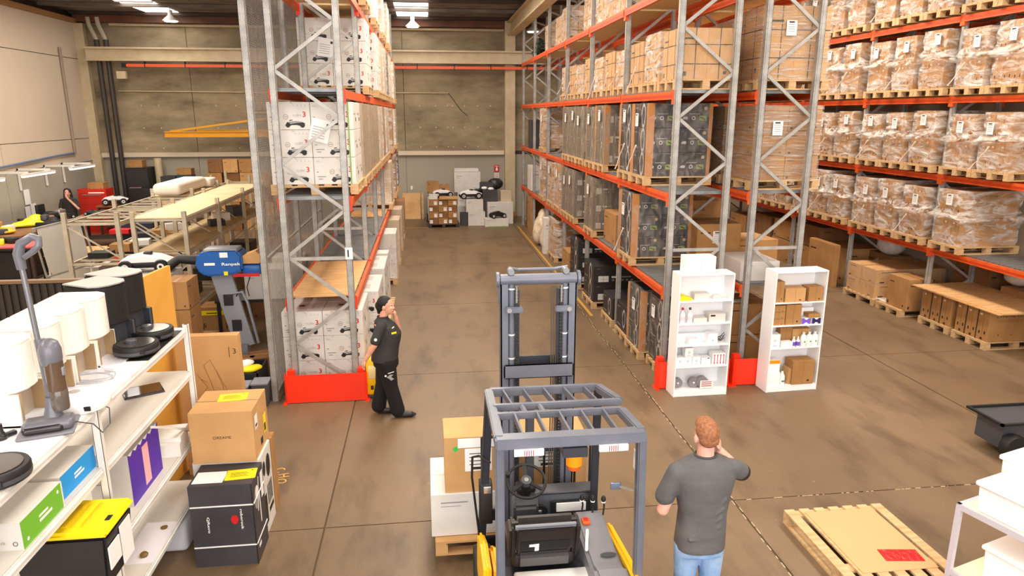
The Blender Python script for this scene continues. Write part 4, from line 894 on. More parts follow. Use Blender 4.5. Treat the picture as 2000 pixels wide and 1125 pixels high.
def dock(label,y,col,tall=.56,face=None,robot=None):
    t=thing('robot_dock',label,'robot dock',(-2.8,y,ZT),(-.5 if col is BLACK else 0),'robot docks on the top shelf')
    w=.345/2; R=.05; up=[]
    # upper shell: D-plan
    pl=[(-.2,-w),(.1,-w),(.17,-w+.05),(.2,-w+.12),(.2,w-.12),(.17,w-.05),(.1,w),(-.2,w)]
    MB().prism(pl,.22,tall,col).build('upper_shell',t,bevel=.012,smooth=True,angle=.6)
    MB().prism([(x*1.0,y_) for x,y_ in pl],tall,tall+.012,col if col is not BLACK else mat('dock_lid_grey',(168,160,154),.3)).build('lid',t,bevel=.004)
    MB().box(-.2,.02,-w,w,0,.22,col).box(.02,.185,-w+.01,-w+.025,0,.22,col).box(.02,.185,w-.025,w-.01,0,.22,col).build('back_shell',t)
    ins('inner_wall',t,mat('recess_silver',(196,180,166),.3,.3) if col is not BLACK else DGREY,(.10,.11,-w+.03,w-.03,.012,.219)); [ins('side_pillar',t,mat('champagne',(186,158,120),.3,.5) if col is not BLACK else DGREY,q_) for q_ in ((.03,.188,-w+.026,-w+.045,.013,.219),(.03,.188,w-.045,w-.026,.013,.219))]
    MB().prism([(-.03,-w+.01),(.22,-w+.01),(.33,-w+.06),(.33,w-.06),(.22,w-.01),(-.03,w-.01)],0,.012,col if col is BLACK else mat('ramp_clear',(216,218,226),.15)).build('ramp',t)
    return t
def robotvac(label,x,y,z,col,top):
    t=thing('robot_vacuum',label,'robot vacuum',(x,y,z),0,'robot vacuums')
    MB().lathe([(.155,0),(.172,.012),(.175,.04),(.175,.07),(.168,.084),(.0,.086)],(0,0,0),col,32).build('body',t,smooth=True,angle=.5)
    MB().lathe([(.14,.086),(.14,.089),(.0,.09)],(0,0,0),top,28).build('top_cover',t)
    MB().lathe([(.046,.088),(.046,.108),(.042,.112),(.0,.113)],(-.04,0,0),DGREY if col is BLACK else WMEL,20).build('lidar_turret',t,smooth=True,angle=.5); MB().lathe([(.036,.113),(.036,.116),(0,.116)],(-.04,0,0),SILV,18).build('turret_cap',t)
    MB().lathe([(.1755,.02),(.1765,.03),(.1755,.045)],(0,0,0),DGREY if col is BLACK else WPL,32).build('bumper',t,smooth=True)
    ins('sensor_window',t,BLACK,(.05,.12,-.155,-.146,.03,.06))
    return t
WDOCK=mat('dock_white',(246,240,232),.2,coat=.5)
dock('black robot dock farthest along the top shelf, grey topped',6.5,BLACK,.56); dock('black robot dock beside the white ones, grey topped',6.12,BLACK,.56)
for k,y in enumerate((5.72,5.36,5.0,4.62)): dock('glossy white robot dock on the top shelf, %s'%['next to the black docks','second from the black docks','behind the stick vacuum','nearest, beside the stick vacuum'][k],y,WDOCK,.53)
robotvac('black robot vacuum parked at the farthest black dock',-2.47,6.27,ZT+.016,BLACK,mat('vac_dark',(72,68,66),.25)); robotvac('black robot vacuum parked at the nearer black dock',-2.45,5.86,ZT+.016,BLACK,M('vac_dark'))
ins('dock_mat',None,BLACK,(-.2,.18,-.42,.4,0,.004)); tag(bpy.data.objects['dock_mat'],'black mat under the two black robot vacuums','mat').location=(-2.48,6.1,ZT)
robotvac('white robot vacuum on the top shelf beside the stick vacuum',-2.39,4.76,ZT+.001,WMEL,WMEL); t=robotvac('dark robot vacuum at the near end of the top shelf',-2.4,3.77,ZT+.001,BLACK,mat('vac_brown',(70,58,52),.2))
b=MB(); R=random.Random(9)
for q in range(3): b.tube([(.0+.16*math.cos(a*.7+q),.1*math.sin(a*.7+q)+.02*q,.01+.006*q) for a in range(9)],.005,mat('cable_grey',(186,186,190),.4),5)
item(b,'power_cable','coiled pale power cable on the top shelf before the docks','cable',-2.56,5.28,ZT)
pts=[(-2.46,4.45,2.04),(-2.38,4.62,2.03),(-2.3,4.75,2.03),(-2.25,4.82,1.96),(-2.24,4.78,1.86),(-2.25,4.68,1.84),(-2.26,4.6,1.94),(-2.3,4.45,2.03),(-2.4,4.3,2.03)]
tag(MB().tube(pts,.004,DGREY,5).build('loose_cable'),'thin dark cable looping over the front edge of the top shelf','cable')
# stick vacuum
t=thing('stick_vacuum','grey upright stick vacuum standing in its base on the top shelf','vacuum cleaner',(-2.43,4.42,ZT),.3); t.scale=(.92,.92,.94)
VG=mat('vacuum_grey',(104,104,112),.3); VD=mat('vacuum_dark',(44,40,42),.25)
rbox('base_tray',t,mat('tray_grey',(122,120,128),.4),-.18,.16,-.16,.15,0,.022,.01)
rbox('floor_head',t,VG,-.15,.16,-.13,.03,.022,.1,.035,4); rbox('head_window',t,VD,-.145,.1,-.145,-.03,.024,.078,.025,3)
MB().lathe([(.045,0),(.06,.03),(.04,.1),(.035,.16)],(.03,0,.07),VG,18).build('neck',t,smooth=True)
MB().tube([(.03,.02,.16),(.025,.04,.35),(.01,.06,.62)],.034,VG,14).build('spine',t,smooth=True)
MB().lathe([(.0,-.01),(.05,0),(.056,.02),(.056,.13),(.052,.14),(.0,.14)],(.085,-.02,.14),mat('dust_bin',(96,86,78),.12),20).build('dust_bin',t,smooth=True,angle=.6); MB().lathe([(.058,0),(.058,.2)],(.08,-.015,.28),mat('bin_smoke',(92,72,56),.1),20).build('clear_bin',t,smooth=True)
MB().lathe([(.062,0),(.07,.04),(.07,.1),(.055,.15),(.02,.175),(0,.178)],(.07,-.005,.46),VG,22).build('motor_pod',t,smooth=True,angle=.8)
MB().tube([(.0,.06,.6),(-.01,.06,.9),(-.02,.06,1.13)],.018,mat('vac_tube',(134,134,140),.25,.5),12).build('tube',t,smooth=True)
MB().tube([(-.02,.06,1.1),(-.025,.06,1.2),(.0,.05,1.27),(.07,.03,1.31),(.11,.0,1.3),(.11,-.01,1.26),(.07,.0,1.22),(.01,.04,1.18)],[.03,.034,.03,.025,.024,.022,.02,.018],VG,12).build('handle',t,smooth=True)
rbox('latch',t,GREY,.12,.14,-.05,.0,.38,.44,.006)
for k,(x,y,h) in enumerate(((-2.72,4.12,.16),(-2.66,4.3,.1))):
    t=thing('nozzle','dark vacuum nozzle beside the stick vacuum, %s one'%['taller','shorter'][k],'nozzle',(x,y,ZT),k*1.,'vacuum nozzles'); MB().lathe([(.035,0),(.04,.02),(.02,.05),(.018,h)],(0,0,0),VD,14).build('nozzle_body',t,smooth=True); rbox('nozzle_foot',t,VD,-.05,.09,-.02,.02,0,.03,.01)
tag(MB().lathe([(.02,0),(.03,.05),(.028,.2),(.02,.3)],(0,0,0),VD,14).build('nozzle',None,(-2.85,4.02,ZT),(0,0,0),smooth=True),'tall black wand standing at the edge by the nearest white dock','nozzle')
# second level
def pbox(name,label,x,y,z,lx,ly,h,body,prints,rz=0): 
    b=MB().box(-lx/2,lx/2,-ly/2,ly/2,0,h,body)
    fr=Face(b,(lx/2,-ly/2,0),(0,1,0),(0,0,1)); fn=Face(b,(-lx/2,-ly/2,0),(1,0,0),(0,0,1)); ft=Face(b,(-lx/2,-ly/2,h),(1,0,0),(0,1,0)); prints(fr,fn,ft,lx,ly,h)
    return tag(b.build(name,None,(x,y,z),(0,0,rz)),label,'box')
BLU=mat('blue_print2',(20,150,226),.5); GRN=mat('green_print2',(110,180,50),.5); PUR=mat('purple_print2',(78,30,168),.5); PINK=mat('pink_print',(244,180,186),.5)
Z3=FL[2]
pbox('carton','white box with a sky blue side panel on the second level',-2.5,4.5,Z3,.3,.46,.16,WCARD,lambda r,n,t,lx,ly,h:(r.rect(.0,.0,ly,h,BLU),r.rect(.17,.06,.3,.075,WHITE),r.rect(.17,.085,.27,.1,WHITE),n.ring(.24,.09,.02,.006,DGREY)))
pbox('carton','flat white box lying behind the sky blue one',-2.5,4.93-.1,Z3,.3,.14,.06,WCARD,lambda r,n,t,lx,ly,h:None)
pbox('carton','white box with a lime green side panel on the second level',-2.46,3.98,Z3,.3,.46,.17,WCARD,lambda r,n,t,lx,ly,h:(r.rect(.0,.0,ly-.02,h,GRN),r.rect(.18,.06,.32,.078,WHITE),r.rect(.18,.09,.28,.105,WHITE),r.disc(.05,.04,.012,WHITE,10),r.disc(.4,.13,.012,WHITE,10),n.text('roborock',.1,.04,.02,WGREY),n.ring(.26,.04,.014,.004,DGREY)))
robotvac('dark robot vacuum lying on the second level in the corner',-2.6,3.45,Z3+.001,BLACK,M('vac_dark')); 
t=thing('tablet','black tablet lying flat on the second level near the far post','tablet',(-2.55,6.1,Z3),.5); rbox('tablet_body',t,VD,-.16,.16,-.13,.13,0,.014,.005); ins('screen',t,mat('screen_dark',(58,44,40),.1),(-.145,.145,-.11,.11,.0145,.016))
sbox('carton','black box in shadow behind the sky blue box','box',-2.8,4.35,Z3,.2,.3,.2,BLACKC)
Z2=FL[1]
pbox('carton','tall white box with a purple front and pink stripe on the third level',-2.52,5.55,Z2,.3,.62,.44,WCARD,lambda r,n,t,lx,ly,h:(r.rect(0,0,ly,h,PUR),r.rect(.26,.04,.38,.38,PINK),[r.poly([(q*.1,h),(q*.1+.1,h),(q*.1+.05,h-.03)],WHITE) for q in range(6)],n.text('NARWAL',.03,.2,.02,WGREY) if 0 else n.rect(.03,.2,.1,.21,WGREY),t.rect(.1,.05,.12,.5,WGREY)))
tag(MB().box(-.3,.3,-.16,.16,0,.12,mat('paper_white',(232,228,224),.6)).box(-.25,.3,-.1,.2,.12,.16,M('paper_white')).build('paper_stack',None,(-2.6,6.2,Z2),(0,0,.1)),'stack of white card packing at the far end of the third level','paper')
# black crate with yellow lid (level 0.42)
Z1=FL[0]
t=thing('storage_tote','black storage tote with a bright yellow ribbed lid, overhanging the third level','tote',(-2.4,4.42,FL[1]+.001),.0)
b=MB(); 
for (s0,s1,z0,z1) in ((.8,.92,0,.1),(.92,1.,.1,.42)):
    pass
def frus(b,lx,ly,z0,z1,s0,s1,m):
    vs=[(sx*lx/2*s,sy*ly/2*s,z) for z,s in ((z0,s0),(z1,s1)) for sx,sy in ((-1,-1),(1,-1),(1,1),(-1,1))]; b.add(vs,[(3,2,1,0),(4,5,6,7),(0,1,5,4),(1,2,6,5),(2,3,7,6),(3,0,4,7)],m)
frus(b,.6,.42,0,.38,.88,.97,mat('tote_black',(34,30,30),.4)); b.build('tote_body',t,bevel=.02,smooth=True)
b=MB(); frus(b,.62,.44,.38,.43,1.0,.98,YLAB); b.build('lid',t,bevel=.02,smooth=True)
for q in range(7): rbox('lid_rib',t,mat('lid_yellow_dark',(232,196,0),.5),-.24+.06*q,-.21+.06*q,-.14,.14,.428,.438,.004)
ins('latch',t,BLACK,(.24,.27,-.08,-.02,.429,.434))
for (a,z0,z1) in ((-.2,.14,.3),(-.02,.06,.34)): ins('paper_label',t,WHITE,(.292,.299,a,a+.16,z0,z1))
tag(MB().box(-.15,.15,-.1,.1,0,.004,YLAB).box(-.1,.16,-.02,.12,.004,.01,YLAB).build('yellow_bag',None,(-2.4,4.5,Z1),(0,0,.3)),'yellow plastic sheet on the bottom shelf beneath the tote','bag')
b=MB().lathe([(.0,0),(.03,.0),(.034,.02),(.02,.035),(0,.036)],(0,0,0),mat('brass_brown',(110,84,40),.4),12); item(b,'small_part','small brown knob lying on the bottom shelf','part',-2.4,5.35,Z1+.001)
item(MB().lathe([(.0,0),(.025,.0),(.03,.012),(0,.02)],(0,0,0),M('brass_brown'),12),'small_part','second small brown knob farther along the bottom shelf','part',-2.38,5.75,Z1+.001)
tag(ins('paper_sheet',None,mat('clear_film',(226,222,230),.2),(-.13,.13,-.3,.3,0,.003)),'clear film lying on the bottom shelf beside the tote','film').location=(-2.43,5.55,Z1)
t=thing('robot_dock','white rounded plastic tub on the floor under the shelving','tub',(-2.5,6.2,0),0); rbox('tub_body',t,mat('tub_white',(214,212,220),.3),-.2,.2,-.2,.2,0,.36,.05,3)
# floor cartons by the shelving
t=thing('carton','charcoal carton with white straps and a red logo at the shelf end','box',(-1.88,5.95,0)); b=MB(); b.box(-.27,.27,-.2,.2,0,.8,CHARC)
f=Face(b,(-.27,-.2,0),(1,0,0),(0,0,1)); f.text('roborock',.42,.56,.022,WHITE,-PI/2,True,width=.2); f.text('QRevo',.13,.5,.026,WHITE,-PI/2,True,width=.16)
f.poly([(.37+.03*math.cos(a*.6)*1.1,.46+.045*math.sin(a*.6)) for a in range(10)],RED); f.rect(.53,0.0,.54,.8,BLACK)
f=Face(b,(.27,-.2,0),(0,1,0),(0,0,1)); f.disc(.12,.6,.08,WGREY,12,1.4); f.disc(.14,.64,.05,WHITE,12,1.3); f.line(.22,.75,.14,.45,.025,WHITE); f.rect(.2,.3,.23,.6,WHITE); f.rect(.06,.12,.14,.16,WHITE); f.rect(.28,.5,.37,.75,WHITE)
b.build('carton_body',t,bevel=0)
for z in (.2,.6): MB().box(-.275,.275,-.205,-.199,z-.006,z+.006,WHITE).box(.269,.275,-.205,.2,z-.006,z+.006,WHITE).box(-.275,-.269,-.205,.2,z-.006,z+.006,WHITE).build('strap',t)
tag(ins('paper_sheet',None,WHITE,(-.13,.13,-.1,.1,0,.003)),'white paper lying on the charcoal carton','paper').location=(-2.0,5.9,.801)
def ylab(name,label,loc,rz,rot=0):
    b=MB().box(-.13,.13,-.09,.09,0,.003,YLAB); f=Face(b,(-.13,-.09,.003),(1,0,0),(0,1,0),.0006)
    for q in range(4): f.rect(.04,.05+q*.022,.2-.02*(q%2),.056+q*.022,INK)
    f.disc(.22,.15,.008,INK,8); return tag(b.build(name,None,loc,(0,0,rz)),label,'paper','yellow paper slips')
ylab('yellow_slip','yellow printed slip lying on the charcoal carton',(-1.74,5.93,.801),.1)
pbox('carton','white carton with black printed side behind the charcoal carton',-1.93,6.37,0,.6,.42,.82,WCARD,lambda r,n,t,lx,ly,h:(r.rect(.04,.1,.14,.4,BLACK),r.disc(.28,.62,.08,BLACK,12,1.5),r.disc(.12,.66,.05,BLACK,12,1.5),r.rect(.2,.15,.38,.2,BLACK),[r.rect(.18+.04*q,.24,.2+.04*q,.45,BLACK) for q in range(5)],n.rect(.02,.7,.3,.72,WGREY)))
t=thing('carton','brown carton printed DREAME stacked on the white carton','box',(-1.93,6.4,.822)); b=MB().box(-.28,.28,-.27,.27,0,.5,KRAFTL)
f=Face(b,(-.28,-.27,0),(1,0,0),(0,0,1)); f.text('DREAME',.2,.24,.026,INK,0,False,width=.16)
f=Face(b,(.28,-.27,0),(0,1,0),(0,0,1)); f.rect(.06,.28,.16,.42,WHITE); f.rect(.08,.3,.14,.33,INK); f.rect(.36,.1,.46,.3,YLAB); f.rect(.38,.12,.44,.2,INK); f.rect(.22,.05,.3,.12,INK)
Face(b,(-.28,-.27,.5),(1,0,0),(0,1,0)).rect(0,.267,.56,.273,DKSEAM); b.build('carton_body',t); tag(ylab('yellow_slip','yellow printed slip lying on the DREAME carton',(-1.9,6.48,1.323),.1),None,None)
b=MB().box(-.33,.33,-.06,.06,0,1.63,KRAFTL); f=Face(b,(-.33,-.06,0),(1,0,0),(0,0,1))
f.text('3',.6,1.42,.06,INK); f.line(.56,1.38,.56,1.5,.006,INK)
for p in ([(.28,1.3),(.35,1.36),(.42,1.2),(.5,1.0),(.5,.85),(.44,.8),(.38,.9),(.34,1.1),(.28,1.3)],[(.2,1.2),(.25,1.12),(.3,1.05),(.26,1.0),(.32,.95)],[(.24,1.14),(.3,1.1)],[(.4,1.25),(.46,1.05),(.47,.9)]):
    for q in range(len(p)-1): f.line(*p[q],*p[q+1],.004,mat('pencil',(140,92,54),.8))
tag(b.build('carton',None,(-2.42,7.55,0),(0,0,0)),'tall flat brown carton with a line drawing and numeral 3, standing upright','box')
tag(MB().box(-.018,.018,-.42,.42,0,2.36,PLYY).build('board',None,(-2.86,7.35,0),(0,0,-.12)),'tall yellow board standing on edge behind the shelving','board')
carton('kraft',.3,.16,.8,'small brown carton standing on edge behind the DREAME carton',(-1.78,6.72,0),0)
# workshop side cartons near
for k,(x,y,z,h) in enumerate(((-4.35,10.6,0,.58),(-4.35,10.6,.59,.56),(-4.35,10.6,1.16,.42))): carton('kraft',.34,.5,h,'brown carton of the stack beyond the yellow board, %s'%['lowest','middle','topmost'][k],(x+.66,y,z),0,'stack beyond the yellow board')
t=carton('kraft',.42,.42,.42,'brown carton with yellow tape and handwriting near the padding machine',(-3.75,12.3,.3)); 
b=MB().box(-.215,.215,-.215,-.21,.28,.36,YLAB); f=Face(b,(-.215,-.215,0),(1,0,0),(0,0,1),.002); f.text('6',.05,.06,.09,INK); f.rect(.12,.31,.3,.325,INK); b.build('tape_band',t)
pallet('pallet under the yellow taped carton',-4.1,12.0,0,.8,.8,'floor pallets of the number 1 rack')
bpy.data.objects['pallet'].name
# padding machine
t=thing('padding_machine','blue paper padding machine on a grey stand','machine',(-3.25,11.2,0),0); MBl=mat('machine_blue',(28,92,168),.35)
b=MB(); pr=[(-.3,-.12),(-.34,0),(-.3,.16),(-.1,.2),(.3,.2),(.36,.12),(.36,-.12),(.2,-.18),(-.2,-.2)]
b.prism(pr,-.2,.2,MBl,lambda x,y,z:(x,z,y+1.7)); b.build('housing',t,bevel=.03,smooth=True)
rbox('housing_top',t,GREY,-.22,.3,-.17,.17,1.86,1.93,.03); rbox('outlet',t,MBl,.34,.62,-.15,.15,1.5,1.66,.03); MB().prism([(.34,.02),(.56,.1),(.68,-.02),(.6,-.1),(.34,-.1)],-.13,.13,KRAFTL,lambda x,y,z:(x,z,y+1.78)).build('paper_feed',t); ins('red_trim',t,RED,(.2,.6,-.16,-.15,1.48,1.53))
b=MB(); f=Face(b,(-.2,-.205,1.6),(1,0,0),(0,0,1)); f.text('Ranpak',.26,.06,.06,WHITE,0,True,width=.28); f.rect(.0,.08,.16,.12,WHITE); f.rect(.24,.2,.36,.28,WHITE); f.rect(.28,-.08,.34,-.02,YLAB); b.build('lettering',t)
MB().tube([(-.3,0,1.72),(-.62,-.02,1.76),(-.85,-.04,1.6)],.075,BLACK,10).build('swing_arm',t,smooth=True); MB().cyl((-.82,-.12,1.62),(-.82,-.1,1.62),.035,.035,WHITE).build('pivot_cap',t)
MB().bar((-.02,0,1.5),(.3,-.2,.35),.07,.3,GREY,(1,0,0)).build('stand_panel',t)
for z in (1.1,.7):
    u=(1.5-z)/1.15; ins('stand_opening',t,BLACK,(-.02+.32*u-.08,-.02+.32*u+.06,-.2*u-.06,-.2*u-.045,z-.09,z+.09))
MB().tube([(.12,-.1,1.2),(.3,-.1,1.22),(.38,-.15,1.05),(.5,-.2,.4)],.022,GREY,8).build('stand_tube',t); MB().box(.0,.6,-.45,.25,0,.04,GREY).box(.25,.35,-.3,-.1,.0,.4,GREY).build('stand_foot',t)
for k in range(2): MB().tube([(.3+.15*k,-.1,1.5),(.28+.1*k,-.12,1.3),(.2+.2*k,-.1,1.15)],.008,BLACK,5).build('cable',t)
for k,(x,w) in enumerate(((-2.72,.62),(-2.4,.0))):
    if w: 
        tb_=thing('side_table','dark low table carrying white cartons behind the padding machine','table',(-2.9,12.2,0)); ins('tabletop',tb_,BLACK,(-.7,.8,-.4,.4,.86,.9)); [ins('leg',tb_,BLACK,(a,a+.05,c,c+.05,0,.86)) for a in (-.68,.73) for c in (-.38,.33)]
carton('white',.7,.5,.52,'white carton on the dark table behind the padding machine',(-2.75,12.1,.9)); carton('white',.5,.5,.6,'white carton end on, at the mesh screen behind the padding machine',(-2.5,12.65,.9))
# clutter under it
t=thing('clutter_crate','black crate full of dark parts on the floor behind the mesh post','crate',(-2.75,9.9,0)); MB().box(-.3,.3,-.3,.3,0,.02,BLACK).box(-.3,-.28,-.3,.3,0,.4,BLACK).box(.28,.3,-.3,.3,0,.4,BLACK).box(-.3,.3,.28,.3,0,.4,BLACK).box(-.3,.3,-.3,-.28,0,.4,BLACK).build('crate_body',t)
for k,(x,y,z,m) in enumerate(((-2.8,9.75,.4,YLAB),(-2.72,9.8,.46,WHITE))):
    o=blob('cloth',[('ell',(0,0,.02),(.14,.1,.05)),('ell',(.08,.03,.03),(.1,.08,.04))],m,.012,1); tag(o,['crumpled yellow cloth on the black crate','crumpled white cloth on the black crate'][k],'cloth').location=(x+.2*(k==0),y,z)
for k in range(2): 
    t=thing('waste_bin','dark grey bin beside the mesh post, %s'%['left one','right one'][k],'bin',(-2.62+.24*k,9.35+.1*k,0),0,'dark bins by the mesh post'); b=MB(); frus(b,.22,.26,0,.34,.8,1,DGREY); b.build('bin_body',t); ins('rim',t,GREY,(-.115,.115,-.135,.135,.33,.35))
t=thing('wheel','small black wheel lying against the black crate','wheel',(-2.95,9.5,.13)); MB().lathe([(.06,-.03),(.12,-.03),(.13,0),(.12,.03),(.06,.03)],(0,0,0),BLACK,20,'y').build('tyre',t,smooth=True); MB().lathe([(.06,-.02),(.06,.02)],(0,0,0),SILV,14,'y').build('rim',t)
for k,(x,y,z) in enumerate(((-2.9,10.4,0),(-2.6,10.6,0),(-3.1,10.0,0))): carton('kraftd',.4,.4,.35,'dark carton among the clutter behind the mesh post, %s'%['middle','deepest','outermost'][k],(x,y,z),.3*k,'clutter cartons')
t=thing('pallet_jack','yellow machine casing standing beside the orange guard','machine',(-.86,9.75,0)); rbox('casing',t,YEL,-.08,.09,-.3,.3,.05,.6,.03); rbox('casing_panel',t,mat('cream_panel',(236,214,150),.4),-.05,.07,-.302,-.29,.3,.5,.01); rbox('foot',t,DGREY,-.08,.09,-.28,.28,0,.05,.01); ins('label_mark',t,INK,(-.02,.02,-.306,-.3,.14,.2))
# floor lettering WATCH OUT in a ring
b=MB(); cx,cy,r=-1.95,7.3,.2
for k,ch in enumerate('WATCH'):
    a=math.radians(150-38*k+0) if 0 else math.radians(148-34*k)
    me,x0,x1,y0,y1=text_mesh(ch); s=.17
    Tm=Matrix.Translation((cx+r*math.cos(a),cy+r*math.sin(a),.0012))@Matrix.Rotation(a-PI/2,4,'Z')@Matrix.Diagonal((s*.8,s,1,1))@Matrix.Translation((-(x0+x1)/2,-y0,0)); b.merge(me,Tm,mat('floor_yellow',(232,168,50),.6))
for k,ch in enumerate('OUT'):
    a=math.radians(-16-30*k); me,x0,x1,y0,y1=text_mesh(ch); s=.17
    Tm=Matrix.Translation((cx+r*math.cos(a),cy+r*math.sin(a),.0012))@Matrix.Rotation(a-PI/2,4,'Z')@Matrix.Diagonal((s*.8,s,1,1))@Matrix.Translation((-(x0+x1)/2,-y0,0)); b.merge(me,Tm,M('floor_yellow'))
tag(b.build('floor_lettering'),'yellow WATCH OUT lettering set in a ring on the floor','marking')
# ---------------------------------------------------------------- near right: pallet, table
t=pallet('empty wooden pallet on the floor beside the man in the grey shirt',3.42,4.0,0,1.02,1.8,None,0,True,'y')
tag(ins('card_sheet',None,mat('card_peach',(214,160,112),.8),(-.34,.36,-.42,.52,0,.006)),'large flat cardboard sheet lying on the empty pallet','board').location=(3.94,5.2,.1405)
b=MB().box(-.17,.17,-.08,.08,0,.006,mat('red_bag',(206,26,28),.25,bump=.5,scale=20)); o=b.build('red_packet',None,(4.08,4.97,.147),(0,0,-.12)); tag(o,'glossy red packet lying on the cardboard sheet','bag')
t=thing('work_table','grey framed table with a pale top in the right corner','table',(4.22,4.62,0),.3)
FR=mat('frame_pale_grey',(196,190,200),.4)
MB().box(0,1.4,-.03,0,.82,.87,FR).box(0,.03,-1.2,0,.82,.87,FR).box(0,1.4,-1.2,-1.17,.82,.87,FR).build('frame',t); ins('tabletop',t,mat('pale_top',(240,220,190),.5),(.03,1.4,-1.17,-.03,.845,.868)); ins('lower_shelf',t,M('pale_top'),(.03,1.4,-1.17,-.03,.24,.26))
for x in (.015,1.38):
    for y in (-.02,-1.18): MB().box(x-.02,x+.02,y-.02,y+.02,0,.86,FR).build('leg',t)
MB().box(0,.03,-1.2,0,.22,.26,FR).build('rail',t)
def foam(label,x,y,z,lx,ly,h,rz):
    t=thing('foam_box',label,'box',(x,y,z),rz,'white lidded boxes'); b=MB(); frus(b,lx,ly,0,h-.04,.95,1,WMEL); b.build('box_body',t,bevel=.008); rbox('rim',t,WMEL,-lx/2-.02,lx/2+.02,-ly/2-.02,ly/2+.02,h-.04,h,.012); return t
foam('front white lidded box on the corner table',4.62,4.42,.87,.6,.36,.26,.3); foam('rear white lidded box on the corner table, standing taller',4.98,4.62,.87,.6,.36,.36,.3); foam('white lidded box on the lower shelf of the corner table',4.75,4.38,.262,.6,.38,.3,.3)
t=thing('trolley','dark plastic trolley with a black wheel at the right edge','trolley',(6.95,6.75,0)); MB().box(-.4,.5,-.03,.0,.42,.45,BLACK).box(-.4,.5,.5,.53,.42,.45,BLACK).box(-.4,-.37,-.03,.5,.42,.45,BLACK).box(-.37,.5,0,.5,.41,.42,DGREY).box(-.3,.5,.05,.45,.1,.4,DGREY).build('trolley_body',t)
MB().lathe([(.08,-.06),(.15,-.06),(.16,0),(.15,.06),(.08,.06)],(-.22,-.05,.16),BLACK,24,'y').build('wheel',t,smooth=True)
# ---------------------------------------------------------------- forklift
fk=thing('forklift','grey and yellow forklift parked in the aisle with its mast up','forklift',(.83,4.6,0))
def L(p): return (p[0]-.83,p[1]-4.6,p[2])
def fb(name,a,b_,w,h,m,bev=.008): return MB().bar(L(a),L(b_),w,h,m).build(name,fk,bevel=bev,smooth=True,angle=.5)
# overhead guard
fb('guard_rear_beam',(.36,3.83,2.03),(1.29,3.83,2.03),.1,.07,TRUCK); fb('guard_front_beam',(.40,4.68,2.0),(1.2,4.68,2.0),.05,.06,TRUCK)
fb('guard_side_beam',(.385,3.83,2.04),(.395,4.68,2.0),.06,.06,TRUCK); fb('guard_side_beam',(1.27,3.83,2.04),(1.24,4.18,2.03),.06,.06,TRUCK); fb('guard_side_beam',(1.275,4.36,2.02),(1.2,4.68,2.0),.06,.06,TRUCK)
fb('guard_cross_beam',(.39,4.2,2.03),(1.25,4.2,2.03),.045,.045,TRUCK); fb('guard_cross_beam',(.39,4.34,2.03),(1.28,4.34,2.03),.045,.045,TRUCK)
for x in (.6,.72): fb('guard_link',(x,4.2,2.03),(x-.01,4.34,2.03),.035,.04,TRUCK)
for k in range(1,6):
    x=.39+.148*k; fb('guard_slat',(x,3.87,2.03),(x-.015,4.19,2.03),.014,.05,TRUCK,.002)
    fb('guard_slat',(x-.01,4.36,2.02),(x-.04,4.67,2.0),.014,.05,TRUCK,.002)
fb('guard_rear_leg',(.385,3.83,2.03),(.41,4.0,.62),.055,.07,TRUCK); fb('guard_rear_leg',(1.27,3.83,2.03),(1.35,4.0,.62),.055,.07,TRUCK)
fb('guard_front_leg',(.40,4.66,2.0),(.35,4.95,.6),.06,.05,TRUCKD); fb('guard_front_leg',(1.2,4.66,2.0),(1.27,4.98,.6),.06,.05,TRUCKD)
for x in (.56,1.08):
    t=ins('rear_lamp',fk,WMEL,(x-.83-.09,x-.83+.09,-.835,-.815,1.96,2.0)); ins('red_stripe',t,RED,*[(x-.83-.03+.013*q,x-.83-.025+.013*q,-.8365,-.834,1.962,1.998) for q in range(5)])
ins('bracket',fk,TRUCKD,(-.06,.09,-.83,-.7,1.93,1.99))
t=MB().cyl(L((.87,3.93,1.9)),L((.87,3.93,1.97)),.045,.045,DGREY,18).build('beacon_base',fk); t=MB().lathe([(.05,-.1),(.052,-.02),(.05,0)],L((.87,3.93,1.9)),ORP,20).lathe([(.04,-.13),(.05,-.1)],L((.87,3.93,1.9)),ORANGE,20).build('beacon_lens',fk,smooth=True,angle=.6); MB().cyl(L((.87,3.93,1.895)),L((.87,3.93,1.9)),.053,.053,WHITE,20).build('beacon_band',fk)
ins('sticker',fk,WHITE,(.43,.435,-.70,-.66,1.75,1.88)); fb('mirror_arm',(1.31,3.93,1.57),(1.19,3.985,1.59),.012,.012,SILV,0); rbox('mirror',fk,mat('mirror_blue',(130,150,180),.1,.7),.30,.37,-.62,-.61,1.57,1.62,.004)
